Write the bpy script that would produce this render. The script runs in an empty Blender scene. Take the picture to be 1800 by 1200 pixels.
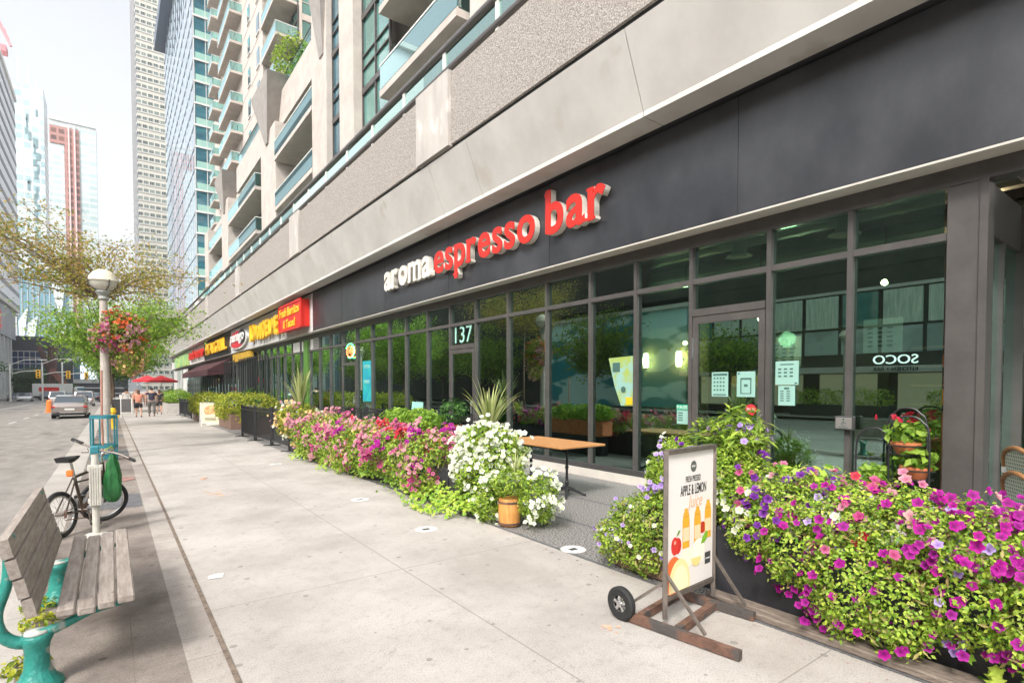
import bpy, math, random
import numpy as np
from mathutils import Vector, Matrix
rad = math.radians
scene = bpy.context.scene
# ---------------- camera ----------------
cam = bpy.data.cameras.new('camera'); camo = bpy.data.objects.new('camera', cam)
scene.collection.objects.link(camo); scene.camera = camo
cam.lens = 19.0; cam.sensor_width = 36; cam.shift_y = 105.5/1800; cam.clip_end = 3000; cam.clip_start = 0.05
camo.location = (0, 0, 1.6); camo.rotation_euler = (rad(90-1.6), 0, rad(-36.58))
# ---------------- light ----------------
SUN_EL, SUN_AZ = 45.0, 238.0          # azimuth measured from +Y (along the street) towards +X
w = bpy.data.worlds.new("World"); scene.world = w; w.use_nodes = True
nt = w.node_tree; bg = nt.nodes['Background']
sky = nt.nodes.new('ShaderNodeTexSky'); sky.sky_type = 'NISHITA'; sky.sun_disc = False
sky.sun_elevation = rad(SUN_EL); sky.sun_rotation = rad(SUN_AZ); sky.air_density = 1.0; sky.dust_density = 4.0; sky.ozone_density = 1.0
hs = nt.nodes.new('ShaderNodeHueSaturation'); hs.inputs['Saturation'].default_value = 0.2
nt.links.new(sky.outputs[0], hs.inputs['Color']); nt.links.new(hs.outputs[0], bg.inputs[0]); bg.inputs[1].default_value = 0.15
sl = bpy.data.lights.new('sun', 'SUN'); sl.energy = 1.5; sl.angle = rad(10); sl.color = (1, .955, .89)
so = bpy.data.objects.new('sun', sl); scene.collection.objects.link(so)
sd = Vector((math.sin(rad(SUN_AZ))*math.cos(rad(SUN_EL)), math.cos(rad(SUN_AZ))*math.cos(rad(SUN_EL)), math.sin(rad(SUN_EL))))
so.rotation_euler = sd.to_track_quat('Z', 'Y').to_euler(); so.location = (-10, -10, 30)
scene.view_settings.view_transform = 'Standard'; scene.view_settings.look = 'None'; scene.view_settings.exposure = 1.33; scene.view_settings.gamma = 1
scene.render.engine = 'CYCLES'
scene.cycles.max_bounces = 8; scene.cycles.transparent_max_bounces = 16
col = scene.collection
R = random.Random(7); NR = np.random.default_rng(11)
def G(y): return 0.0 if y < 8 else -0.0065*(y-8)
# ---------------- materials ----------------
def nn(nt, t, **k):
    n = nt.nodes.new(t)
    for a, b in k.items(): setattr(n, a, b)
    return n
def mat(name, c, rough=.6, metal=0, c2=None, ns=6, bump=0, bs=40, emit=None, es=1, spec=.5, det=5, dirt=None, coat=0, lo=.35, hi=.65, stretch=None):
    m = bpy.data.materials.new(name); m.use_nodes = True; t = m.node_tree; p = t.nodes['Principled BSDF']
    p.inputs['Base Color'].default_value = (*c, 1); p.inputs['Roughness'].default_value = rough; p.inputs['Metallic'].default_value = metal
    p.inputs['Specular IOR Level'].default_value = spec; p.inputs['Coat Weight'].default_value = coat
    if c2 or bump:
        tc = nn(t, 'ShaderNodeTexCoord'); co = tc.outputs['Object']
        if stretch:
            mp = nn(t, 'ShaderNodeMapping'); mp.inputs['Scale'].default_value = stretch; t.links.new(co, mp.inputs[0]); co = mp.outputs[0]
    if c2:
        n = nn(t, 'ShaderNodeTexNoise'); n.inputs['Scale'].default_value = ns; n.inputs['Detail'].default_value = det; n.inputs['Roughness'].default_value = .65
        t.links.new(co, n.inputs['Vector'])
        r = nn(t, 'ShaderNodeValToRGB'); r.color_ramp.elements[0].position = lo; r.color_ramp.elements[1].position = hi
        r.color_ramp.elements[0].color = (*c, 1); r.color_ramp.elements[1].color = (*c2, 1)
        t.links.new(n.outputs['Fac'], r.inputs[0]); out = r.outputs[0]
        if dirt:                                       # dirt = (colour, scale, threshold)
            d = nn(t, 'ShaderNodeTexNoise'); d.inputs['Scale'].default_value = dirt[1]; d.inputs['Detail'].default_value = 6
            t.links.new(co, d.inputs['Vector'])
            rr = nn(t, 'ShaderNodeValToRGB'); rr.color_ramp.elements[0].position = dirt[2]; rr.color_ramp.elements[1].position = min(1, dirt[2]+.08)
            t.links.new(d.outputs['Fac'], rr.inputs[0])
            mx = nn(t, 'ShaderNodeMixRGB'); mx.inputs[2].default_value = (*dirt[0], 1); t.links.new(rr.outputs[0], mx.inputs[0]); t.links.new(out, mx.inputs[1]); out = mx.outputs[0]
        t.links.new(out, p.inputs['Base Color'])
    if bump:
        b = nn(t, 'ShaderNodeTexNoise'); b.inputs['Scale'].default_value = bs; b.inputs['Detail'].default_value = 4; t.links.new(co, b.inputs['Vector'])
        bu = nn(t, 'ShaderNodeBump'); bu.inputs['Strength'].default_value = bump; bu.inputs['Distance'].default_value = .02
        t.links.new(b.outputs['Fac'], bu.inputs['Height']); t.links.new(bu.outputs[0], p.inputs['Normal'])
    if emit: p.inputs['Emission Color'].default_value = (*emit, 1); p.inputs['Emission Strength'].default_value = es
    return m
def mathn(t, op, a, b=None, c=None):
    n = nn(t, 'ShaderNodeMath', operation=op)
    for i, v in enumerate((a, b, c)):
        if v is None: continue
        if isinstance(v, (int, float)): n.inputs[i].default_value = v
        else: t.links.new(v, n.inputs[i])
    return n.outputs[0]
def mixc(t, f, a, b):
    mx = nn(t, 'ShaderNodeMixRGB')
    if isinstance(f, (int, float)): mx.inputs[0].default_value = f
    else: t.links.new(f, mx.inputs[0])
    for i, v in ((1, a), (2, b)):
        if isinstance(v, tuple): mx.inputs[i].default_value = (*v, 1)
        else: t.links.new(v, mx.inputs[i])
    return mx.outputs[0]
def leafmat(name, cols, trans=.35, rough=.5):
    m = bpy.data.materials.new(name); m.use_nodes = True; t = m.node_tree; p = t.nodes['Principled BSDF']
    g = nn(t, 'ShaderNodeNewGeometry'); r = nn(t, 'ShaderNodeValToRGB'); e = r.color_ramp.elements
    while len(e) < len(cols): e.new(.5)
    for i, c in enumerate(cols): e[i].position = i/max(1, len(cols)-1); e[i].color = (*c, 1)
    t.links.new(g.outputs['Random Per Island'], r.inputs[0]); t.links.new(r.outputs[0], p.inputs['Base Color'])
    p.inputs['Roughness'].default_value = rough; p.inputs['Specular IOR Level'].default_value = .3
    tr = nn(t, 'ShaderNodeBsdfTranslucent'); t.links.new(r.outputs[0], tr.inputs[0])
    mx = nn(t, 'ShaderNodeMixShader'); mx.inputs[0].default_value = trans
    t.links.new(p.outputs[0], mx.inputs[1]); t.links.new(tr.outputs[0], mx.inputs[2]); t.links.new(mx.outputs[0], t.nodes['Material Output'].inputs[0])
    return m
def petalmat(name, rim, centre, var=None):
    m = bpy.data.materials.new(name); m.use_nodes = True; t = m.node_tree; p = t.nodes['Principled BSDF']
    a = nn(t, 'ShaderNodeAttribute', attribute_name='radius'); g = nn(t, 'ShaderNodeNewGeometry')
    rimc = mixc(t, g.outputs['Random Per Island'], rim, var or rim)
    c = mixc(t, mathn(t, 'SMOOTHSTEP', a.outputs['Fac'], 0.0, .0) if False else mathn(t, 'POWER', a.outputs['Fac'], 1.1), centre, rimc)
    t.links.new(c, p.inputs['Base Color']); p.inputs['Roughness'].default_value = .6; p.inputs['Specular IOR Level'].default_value = .2
    tr = nn(t, 'ShaderNodeBsdfTranslucent'); t.links.new(c, tr.inputs[0]); mx = nn(t, 'ShaderNodeMixShader'); mx.inputs[0].default_value = .3
    t.links.new(p.outputs[0], mx.inputs[1]); t.links.new(tr.outputs[0], mx.inputs[2]); t.links.new(mx.outputs[0], t.nodes['Material Output'].inputs[0])
    return m
def glassmat(name, tint, refl=(.8, .95, .9), k=1.6, base=.06, rough=0.0):
    m = bpy.data.materials.new(name); m.use_nodes = True; t = m.node_tree; t.nodes.remove(t.nodes['Principled BSDF'])
    tr = nn(t, 'ShaderNodeBsdfTransparent'); tr.inputs[0].default_value = (*tint, 1)
    gl = nn(t, 'ShaderNodeBsdfGlossy'); gl.inputs[0].default_value = (*refl, 1); gl.inputs['Roughness'].default_value = rough
    fr = nn(t, 'ShaderNodeFresnel'); fr.inputs[0].default_value = 1.5
    f = mathn(t, 'MULTIPLY_ADD', fr.outputs[0], k, base); f = mathn(t, 'MINIMUM', f, 1.0)
    mx = nn(t, 'ShaderNodeMixShader'); t.links.new(f, mx.inputs[0]); t.links.new(tr.outputs[0], mx.inputs[1]); t.links.new(gl.outputs[0], mx.inputs[2])
    t.links.new(mx.outputs[0], t.nodes['Material Output'].inputs[0]); return m
def facademat(name, fl, bay, wall, glass, glass2, vf=.55, hf=.8, grough=.15, wrough=.7, gmetal=0.0, mull=None, z0=0):
    """a far tower's skin: storeys of height fl, bays of width bay, each bay one window"""
    m = bpy.data.materials.new(name); m.use_nodes = True; t = m.node_tree; p = t.nodes['Principled BSDF']
    tc = nn(t, 'ShaderNodeTexCoord'); s = nn(t, 'ShaderNodeSeparateXYZ'); t.links.new(tc.outputs['Object'], s.inputs[0])
    z = mathn(t, 'DIVIDE', mathn(t, 'ADD', s.outputs[2], z0), fl); h = mathn(t, 'DIVIDE', mathn(t, 'ADD', s.outputs[0], s.outputs[1]), bay)
    inz = mathn(t, 'LESS_THAN', mathn(t, 'FRACT', z), vf); inh = mathn(t, 'LESS_THAN', mathn(t, 'FRACT', h), hf)
    win = mathn(t, 'MULTIPLY', inz, inh)
    cv = nn(t, 'ShaderNodeCombineXYZ'); t.links.new(mathn(t, 'FLOOR', z), cv.inputs[0]); t.links.new(mathn(t, 'FLOOR', h), cv.inputs[1])
    wn = nn(t, 'ShaderNodeTexWhiteNoise'); t.links.new(cv.outputs[0], wn.inputs['Vector'])
    gc = mixc(t, wn.outputs['Value'], glass, glass2)
    if mull:
        mm = mathn(t, 'LESS_THAN', mathn(t, 'FRACT', mathn(t, 'MULTIPLY', h, mull[0])), .12); gc = mixc(t, mm, gc, mull[1])
    nz = nn(t, 'ShaderNodeTexNoise'); nz.inputs['Scale'].default_value = .3; t.links.new(tc.outputs['Object'], nz.inputs['Vector'])
    wc = mixc(t, mathn(t, 'MULTIPLY', nz.outputs['Fac'], .5), wall, tuple(x*.7 for x in wall))
    t.links.new(mixc(t, win, wc, gc), p.inputs['Base Color'])
    t.links.new(mathn(t, 'MULTIPLY_ADD', win, grough-wrough, wrough), p.inputs['Roughness'])
    if gmetal: t.links.new(mathn(t, 'MULTIPLY', win, gmetal), p.inputs['Metallic'])
    return m
M = {}
M['asphalt'] = mat('asphalt', (.20, .185, .17), .9, c2=(.30, .275, .25), ns=3, bump=.5, bs=180, dirt=((.15, .14, .13), .55, .58), stretch=(1, .35, 1))
M['concrete'] = mat('concrete', (.36, .33, .29), .85, c2=(.46, .425, .375), ns=2.2, bump=.15, bs=120)
M['curb'] = mat('curb_concrete', (.34, .32, .29), .85, c2=(.42, .4, .36), ns=5, bump=.3, bs=60)
M['paver'] = mat('brown_paving', (.24, .19, .16), .9, c2=(.36, .31, .27), ns=5, bump=.3, bs=90, dirt=((.16, .13, .11), 3, .62))
M['darkslab'] = mat('dark_utility_slab', (.09, .09, .095), .8, c2=(.14, .14, .145), ns=8, bump=.2)
M['patio'] = mat('exposed_aggregate', (.07, .065, .062), .85, c2=(.34, .32, .30), ns=55, bump=.6, bs=60, lo=.42, hi=.6, det=3)
M['paint'] = mat('road_paint', (.55, .54, .52), .7, c2=(.4, .39, .37), ns=14)
M['pil'] = mat('stained_pilaster_concrete', (.50, .46, .42), .8, c2=(.38, .35, .32), ns=2.5, dirt=((.60, .57, .53), 3, .60), stretch=(1, 1, .4))
M['beige'] = mat('beige_precast', (.52, .46, .41), .8, c2=(.42, .37, .33), ns=1.3, bump=.1)
M['smooth'] = mat('smooth_concrete_panel', (.62, .595, .56), .75, c2=(.52, .495, .465), ns=.9, bump=.08, bs=30, dirt=((.50, .46, .41), 1.1, .60))
M['lip'] = mat('pale_concrete_edge', (.58, .54, .48), .75, c2=(.5, .46, .41), ns=3)
M['pebble'] = mat('pebbledash_panel', (.20, .175, .155), .9, c2=(.46, .42, .38), ns=42, bump=1.0, bs=48, lo=.38, hi=.62, det=3)
M['black'] = mat('black_metal', (.018, .018, .02), .45, bump=.05)
M['dark'] = mat('dark_void', (.02, .02, .022), .9)
M['signblack'] = mat('charcoal_sign_panel', (.014, .015, .019), .36, c2=(.060, .061, .068), ns=.9, bump=.04, bs=60, det=10, lo=.38, hi=.80, stretch=(1, 1, .6), spec=.7)
M['frame'] = mat('brown_grey_aluminium', (.064, .058, .054), .45, c2=(.086, .078, .073), ns=3)
M['frame_d'] = mat('dark_aluminium', (.05, .048, .047), .45)
M['rail'] = mat('dark_bronze_handrail', (.13, .12, .115), .4, .3)
M['glass'] = glassmat('green_shop_glass', (.50, .70, .63), (.74, 1.0, .92), 2.6, .20)
M['glass_clear'] = glassmat('balcony_glass', (.42, .74, .70), (.66, .92, .92), 2.4, .26)
M['winglass'] = mat('green_window_glass', (.035, .14, .125), .06, 0, spec=1.0, coat=.6, c2=(.12, .30, .26), ns=.25)
M['winglass_b'] = mat('blue_window_glass', (.02, .10, .15), .05, .25, spec=1.0, coat=.7, c2=(.06, .22, .28), ns=.4, stretch=(1, 1, 3))
M['curtain'] = mat('pale_curtain', (.72, .76, .66), .8, c2=(.42, .50, .44), ns=9, stretch=(1, 1, .1))
M['white'] = mat('white_painted_metal', (.72, .71, .68), .5, c2=(.62, .61, .58), ns=4)
M['cream'] = mat('cream_sign_return', (.74, .70, .62), .5)
M['red'] = mat('red_sign_face', (.62, .028, .018), .4, spec=.3)
M['yellow'] = mat('yellow_sign_face', (.90, .48, .02), .4)
M['orange'] = mat('orange_plastic', (.85, .2, .03), .5)
M['wood'] = mat('weathered_bench_wood', (.25, .205, .175), .8, c2=(.40, .345, .305), ns=7, bump=.5, bs=60, stretch=(6, .6, 6))
M['tablewood'] = mat('orange_brown_table_wood', (.42, .185, .06), .45, c2=(.52, .26, .10), ns=6, stretch=(8, .8, 4), bump=.1)
M['oldwood'] = mat('old_grey_board', (.13, .10, .08), .9, c2=(.26, .21, .17), ns=9, stretch=(5, .8, 5), bump=.5)
M['barrel'] = mat('orange_barrel_wood', (.52, .22, .05), .6, c2=(.64, .31, .09), ns=9, stretch=(6, 6, .6))
M['boxred'] = mat('reddish_planter_wood', (.17, .10, .075), .8, c2=(.24, .15, .11), ns=7, stretch=(2, 2, 8), bump=.3)
M['rust'] = mat('rusty_steel', (.09, .048, .034), .8, c2=(.20, .105, .07), ns=9, bump=.5, dirt=((.07, .06, .055), 6, .50))
M['steel'] = mat('dull_steel', (.16, .14, .125), .5, .6, c2=(.24, .20, .17), ns=14)
M['chrome'] = mat('bright_steel', (.6, .6, .6), .25, .9)
M['rubber'] = mat('black_rubber', (.018, .018, .018), .75, bump=.2)
M['teal'] = mat('teal_cast_iron', (.015, .17, .14), .42, c2=(.03, .27, .22), ns=9, bump=.4, bs=35, dirt=((.30, .32, .28), 13, .58))
M['tealblue'] = mat('blue_green_tree_guard', (.03, .20, .24), .5)
M['post'] = mat('beige_concrete_post', (.48, .43, .38), .8, c2=(.38, .34, .30), ns=6, bump=.2)
M['whitepost'] = mat('off_white_post', (.55, .53, .47), .6, c2=(.44, .42, .37), ns=8, bump=.1)
M['globe'] = mat('frosted_lamp_globe', (.70, .66, .55), .25, coat=.5)
M['globe_top'] = mat('opal_lamp_cap', (.62, .56, .44), .35)
M['terra'] = mat('terracotta', (.48, .13, .045), .75, c2=(.56, .19, .08), ns=9)
M['planter'] = mat('charcoal_planter_box', (.022, .022, .026), .5, c2=(.04, .04, .045), ns=5, bump=.1)
M['stonepl'] = mat('pale_concrete_planter', (.40, .37, .34), .8, c2=(.5, .46, .42), ns=6, bump=.2)
M['soil'] = mat('soil', (.03, .02, .013), .95, bump=.8, bs=50)
M['bark'] = mat('bark', (.13, .085, .06), .9, c2=(.22, .16, .12), ns=14, bump=.6, stretch=(1, 1, .3))
M['leaf_lime'] = leafmat('lime_leaves', [(.08, .22, .02), (.36, .54, .05), (.58, .68, .10), (.22, .42, .04), (.48, .54, .14)])
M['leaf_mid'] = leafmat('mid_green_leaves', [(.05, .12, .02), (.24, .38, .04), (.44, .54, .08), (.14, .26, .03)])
M['leaf_dark'] = leafmat('dark_green_leaves', [(.02, .07, .015), (.06, .15, .03), (.10, .22, .05)])
M['leaf_straw'] = leafmat('straw_stems', [(.40, .33, .12), (.55, .48, .2), (.3, .22, .08)])
M['leaf_gold'] = leafmat('gold_green_leaves', [(.54, .30, .08), (.42, .40, .09), (.26, .34, .06), (.60, .38, .14), (.18, .24, .04), (.44, .34, .10)], .5)
M['leaf_tree'] = leafmat('bright_tree_leaves', [(.10, .22, .02), (.24, .42, .05), (.42, .58, .09), (.16, .30, .03)], .5)
M['leaf_yel'] = leafmat('yellow_green_leaves', [(.12, .22, .02), (.36, .40, .03), (.52, .50, .06), (.06, .14, .02)])
M['leaf_wild'] = leafmat('opposite_tree_leaves', [(.10, .20, .02), (.26, .40, .05), (.42, .50, .08)], .55)
M['blade'] = leafmat('striped_sword_leaves', [(.20, .28, .07), (.42, .46, .18), (.56, .56, .28)], .3)
M['p_mag'] = petalmat('magenta_petals', (.50, .01, .30), (.14, .004, .10), (.42, .03, .34))
M['p_pink'] = petalmat('pink_petals', (.52, .06, .22), (.30, .02, .10), (.60, .26, .36))
M['p_rose'] = petalmat('pale_pink_petals', (.60, .28, .36), (.42, .10, .20), (.66, .44, .36))
M['p_red'] = petalmat('red_petals', (.62, .02, .05), (.30, .01, .02), (.66, .06, .10))
M['p_white'] = petalmat('white_petals', (.85, .86, .80), (.55, .60, .25), (.80, .80, .80))
M['p_purple'] = petalmat('purple_petals', (.16, .02, .28), (.05, .005, .10), (.26, .05, .42))
M['p_lilac'] = petalmat('lilac_petals', (.45, .32, .70), (.25, .12, .42), (.62, .50, .78))
M['p_orange'] = petalmat('orange_petals', (.80, .14, .03), (.50, .05, .01), (.80, .28, .12))
M['p_cream'] = petalmat('cream_petals', (.80, .62, .32), (.7, .4, .1), (.8, .55, .3))
# ---------------- mesh building ----------------
WL = {}
def wloc(o):
    return WL.get(o.name, Vector((0, 0, 0)))
def tag(o, label=None, cat=None, group=None, kind=None):
    if label: o['label'] = label
    if cat: o['category'] = cat
    if group: o['group'] = group
    if kind: o['kind'] = kind
    return o
def empty(name, loc, label=None, cat=None, group=None):
    o = bpy.data.objects.new(name, None); col.objects.link(o); o.location = loc; o.empty_display_size = .1
    WL[o.name] = Vector(loc); return tag(o, label, cat, group)
def link(name, me, m, parent=None, loc=(0, 0, 0), smooth=False):
    if m is not None:
        for x in (m if isinstance(m, (list, tuple)) else [m]): me.materials.append(x)
    o = bpy.data.objects.new(name, me); col.objects.link(o)
    if smooth: me.polygons.foreach_set('use_smooth', [True]*len(me.polygons))
    base = Vector(loc)
    if parent is not None:
        o.parent = parent
        if base == Vector((0, 0, 0)): base = wloc(parent)
        o.location = base - wloc(parent)
    else: o.location = base
    WL[o.name] = base
    if base != Vector((0, 0, 0)): me.transform(Matrix.Translation(-base))
    return o
class MB:
    def __init__(s): s.v = []; s.f = []
    def add(s, v, f):
        k = len(s.v); s.v += [tuple(x) for x in v]; s.f += [tuple(i+k for i in q) for q in f]; return s
    def box(s, x0, x1, y0, y1, z0, z1, ch=0):
        if x0 > x1: x0, x1 = x1, x0
        if y0 > y1: y0, y1 = y1, y0
        if z0 > z1: z0, z1 = z1, z0
        if ch <= 0:
            return s.add([(x0, y0, z0), (x1, y0, z0), (x1, y1, z0), (x0, y1, z0), (x0, y0, z1), (x1, y0, z1), (x1, y1, z1), (x0, y1, z1)],
                [(0, 3, 2, 1), (4, 5, 6, 7), (0, 1, 5, 4), (1, 2, 6, 5), (2, 3, 7, 6), (3, 0, 4, 7)])
        c = min(ch, (x1-x0)/2.2, (y1-y0)/2.2, (z1-z0)/2.2); V = []; idx = {}
        for i, x in enumerate((x0, x1)):
            for j, y in enumerate((y0, y1)):
                for k, z in enumerate((z0, z1)):
                    dx, dy, dz = c*(1-2*i), c*(1-2*j), c*(1-2*k)
                    for a, p in (('x', (x, y+dy, z+dz)), ('y', (x+dx, y, z+dz)), ('z', (x+dx, y+dy, z))): idx[(i, j, k, a)] = len(V); V.append(p)
        F = []
        for i in (0, 1): q = [idx[(i, j, k, 'x')] for j, k in ((0, 0), (1, 0), (1, 1), (0, 1))]; F.append(q if i else q[::-1])
        for j in (0, 1): q = [idx[(i, j, k, 'y')] for i, k in ((0, 0), (0, 1), (1, 1), (1, 0))]; F.append(q if j else q[::-1])
        for k in (0, 1): q = [idx[(i, j, k, 'z')] for i, j in ((0, 0), (1, 0), (1, 1), (0, 1))]; F.append(q if k else q[::-1])
        for a in (0, 1):
            for b in (0, 1):
                F.append([idx[(a, b, 0, 'x')], idx[(a, b, 1, 'x')], idx[(a, b, 1, 'y')], idx[(a, b, 0, 'y')]])
                F.append([idx[(a, 0, b, 'x')], idx[(a, 1, b, 'x')], idx[(a, 1, b, 'z')], idx[(a, 0, b, 'z')]])
                F.append([idx[(0, a, b, 'y')], idx[(1, a, b, 'y')], idx[(1, a, b, 'z')], idx[(0, a, b, 'z')]])
        for i in (0, 1):
            for j in (0, 1):
                for k in (0, 1): F.append([idx[(i, j, k, a)] for a in 'xyz'])
        return s.add(V, F)
    def tube(s, pts, r, n=8, caps=True):
        pts = [Vector(p) for p in pts]; rs = r if isinstance(r, (list, tuple)) else [r]*len(pts); V = []; F = []
        prev = None
        for i, p in enumerate(pts):
            d = (pts[min(i+1, len(pts)-1)]-pts[max(i-1, 0)])
            d = d.normalized() if d.length > 1e-9 else Vector((0, 0, 1))
            u = prev if prev is not None else (Vector((0, 0, 1)) if abs(d.z) < .9 else Vector((1, 0, 0)))
            u = (u - d*u.dot(d)); u = u.normalized() if u.length > 1e-6 else d.orthogonal().normalized()
            prev = u; wv = d.cross(u)
            for k in range(n):
                a = 2*math.pi*k/n; V.append(p+(u*math.cos(a)+wv*math.sin(a))*rs[i])
        for i in range(len(pts)-1):
            for k in range(n): F.append((i*n+k, i*n+(k+1) % n, (i+1)*n+(k+1) % n, (i+1)*n+k))
        if caps: F.append(tuple(range(n))[::-1]); F.append(tuple((len(pts)-1)*n+k for k in range(n)))
        return s.add(V, F)
    def lathe(s, c, prof, n=20, axis='z', caps=True):
        V = []; F = []
        for (r, z) in prof:
            for k in range(n):
                a = 2*math.pi*k/n; x, y = r*math.cos(a), r*math.sin(a)
                V.append({'z': (c[0]+x, c[1]+y, c[2]+z), 'x': (c[0]+z, c[1]+x, c[2]+y), 'y': (c[0]+x, c[1]+z, c[2]+y)}[axis])
        for i in range(len(prof)-1):
            for k in range(n): F.append((i*n+k, i*n+(k+1) % n, (i+1)*n+(k+1) % n, (i+1)*n+k))
        if caps: F.append(tuple(range(n))[::-1]); F.append(tuple((len(prof)-1)*n+k for k in range(n)))
        return s.add(V, F)
    def prism(s, poly, o, ax, ay, d):
        """polygon (2-D) at origin o on axes ax, ay, pushed along d"""
        o, ax, ay, d = Vector(o), Vector(ax), Vector(ay), Vector(d); n = len(poly)
        V = [o+ax*p[0]+ay*p[1] for p in poly]; V += [v+d for v in V]
        F = [tuple(range(n)), tuple(range(n, 2*n))[::-1]]+[(i, (i+1) % n, n+(i+1) % n, n+i) for i in range(n)]
        return s.add(V, F)
    def bar(s, a, b, w, t, up=(0, 0, 1)):
        a, b = Vector(a), Vector(b); d = (b-a); L = d.length; d.normalize(); up = Vector(up)
        sx = d.cross(up); sx = sx.normalized() if sx.length > 1e-5 else d.orthogonal().normalized(); sz = sx.cross(d)
        V = [a+sx*i*w/2+sz*j*t/2+d*k*L for k in (0, 1) for i, j in ((-1, -1), (1, -1), (1, 1), (-1, 1))]
        return s.add(V, [(0, 3, 2, 1), (4, 5, 6, 7), (0, 1, 5, 4), (1, 2, 6, 5), (2, 3, 7, 6), (3, 0, 4, 7)])
    def sheet(s, xs, ys, zf):
        V = [(x, y, zf(x, y)) for y in ys for x in xs]; n = len(xs)
        return s.add(V, [(j*n+i, j*n+i+1, (j+1)*n+i+1, (j+1)*n+i) for j in range(len(ys)-1) for i in range(n-1)])
    def build(s, name, m, parent=None, loc=(0, 0, 0), smooth=False):
        me = bpy.data.meshes.new(name); me.from_pydata(s.v, [], s.f); me.update()
        if not s.v: print('EMPTY', name)
        return link(name, me, m, parent, loc, smooth)
def npmesh(name, V, F, m, parent=None, loc=(0, 0, 0), attr=None, smooth=False):
    me = bpy.data.meshes.new(name); F = np.asarray(F, np.int32); k = F.shape[1]
    me.vertices.add(len(V)); me.vertices.foreach_set('co', np.asarray(V, np.float32).ravel())
    me.loops.add(F.size); me.loops.foreach_set('vertex_index', F.ravel())
    me.polygons.add(len(F)); me.polygons.foreach_set('loop_start', np.arange(0, F.size, k, dtype=np.int32))
    me.update(calc_edges=True)
    if attr is not None:
        a = me.attributes.new('radius', 'FLOAT', 'POINT'); a.data.foreach_set('value', np.asarray(attr, np.float32))
    me.validate()
    return link(name, me, m, parent, loc, smooth)
LEAF = (np.array([(0, 0, 0), (-.30, .42, .08), (0, 1, -.12), (.30, .42, .08)]), np.array([(0, 3, 2), (0, 2, 1)]))
NARROW = (np.array([(0, 0, 0), (-.12, .4, .03), (0, 1, -.1), (.12, .4, .03)]), np.array([(0, 3, 2), (0, 2, 1)]))
IVY = (np.array([(0, .25, 0), (0, 0, .02), (.32, -.05, -.03), (.30, .28, .03), (.62, .42, -.06), (.25, .62, .02), (0, 1, -.12), (-.25, .62, .02), (-.62, .42, -.06), (-.30, .28, .03), (-.32, -.05, -.03)]),
       np.array([(0, i, i+1) for i in range(1, 10)]+[(0, 10, 1)]))
_pr = [(1.0, .10), (.97, -.06), (.76, .04)]
_pv = [(0, 0, -.38)]+[(math.cos(a*math.pi/7.5)*_pr[a % 3][0], math.sin(a*math.pi/7.5)*_pr[a % 3][0], _pr[a % 3][1]+.09*math.sin(a*2.3)) for a in range(15)]
PET = (np.array(_pv), np.array([(0, 1+i, 1+(i+1) % 15) for i in range(15)]))
def frames(n, normals, jit, rng):
    N = normals+rng.normal(0, jit, normals.shape); N /= np.linalg.norm(N, axis=1)[:, None]+1e-9
    r = rng.normal(size=N.shape); X = np.cross(r, N); X /= np.linalg.norm(X, axis=1)[:, None]+1e-9
    return X, np.cross(N, X), N
def scatter(tpl, P, normals, size, jit=.5, rng=NR, droop=0):
    tv, tf = tpl; n = len(P); X, Y, N = frames(n, normals, jit, rng)
    if droop: Y = Y-np.array([0, 0, droop]); Y /= np.linalg.norm(Y, axis=1)[:, None]; X = np.cross(Y, N); X /= np.linalg.norm(X, axis=1)[:, None]+1e-9; N = np.cross(X, Y)
    S = (np.asarray(size)*np.ones(n))[:, None, None]
    V = P[:, None, :]+S*(tv[None, :, 0:1]*X[:, None, :]+tv[None, :, 1:2]*Y[:, None, :]+tv[None, :, 2:3]*N[:, None, :])
    F = tf[None]+(np.arange(n)*len(tv))[:, None, None]
    return V.reshape(-1, 3), F.reshape(-1, 3)
def blobs(bl, n, rng=NR, lo=.72, hi=1.05, zmin=None, lump=.18):
    """points in the outer shell of a union of ellipsoids bl = (cx,cy,cz,rx,ry,rz)"""
    bl = np.array(bl, float); vol = (bl[:, 3]*bl[:, 4]+bl[:, 4]*bl[:, 5]+bl[:, 3]*bl[:, 5]); P = []; Nn = []; got = 0
    while got < n:
        k = rng.choice(len(bl), size=n, p=vol/vol.sum()); d = rng.normal(size=(n, 3)); d /= np.linalg.norm(d, axis=1)[:, None]
        rr = rng.uniform(lo, hi, n)*(1+lump*np.sin(d[:, 0]*7+k)*np.cos(d[:, 1]*6+d[:, 2]*5+k))
        p = bl[k, :3]+d*bl[k, 3:]*rr[:, None]
        q = ((p[:, None, :]-bl[None, :, :3])/bl[None, :, 3:]); ins = (np.linalg.norm(q, axis=2) < .70).any(axis=1)
        ok = ~ins
        if zmin is not None: ok &= p[:, 2] > zmin
        nm = d/bl[k, 3:]; nm /= np.linalg.norm(nm, axis=1)[:, None]
        P.append(p[ok]); Nn.append(nm[ok]); got += ok.sum()
    return np.concatenate(P)[:n], np.concatenate(Nn)[:n]
def foliage(name, bl, n, size, m, parent, tpl=LEAF, jit=.6, zmin=None, lo=.72, hi=1.05, lump=.18, up=.3, droop=0, sv=.35):
    P, N = blobs(bl, n, zmin=zmin, lo=lo, hi=hi, lump=lump); N = N+np.array([0, 0, up])
    V, F = scatter(tpl, P, N, size*NR.uniform(1-sv, 1+sv, n), jit, droop=droop); return npmesh(name, V, F, m, parent)
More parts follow.
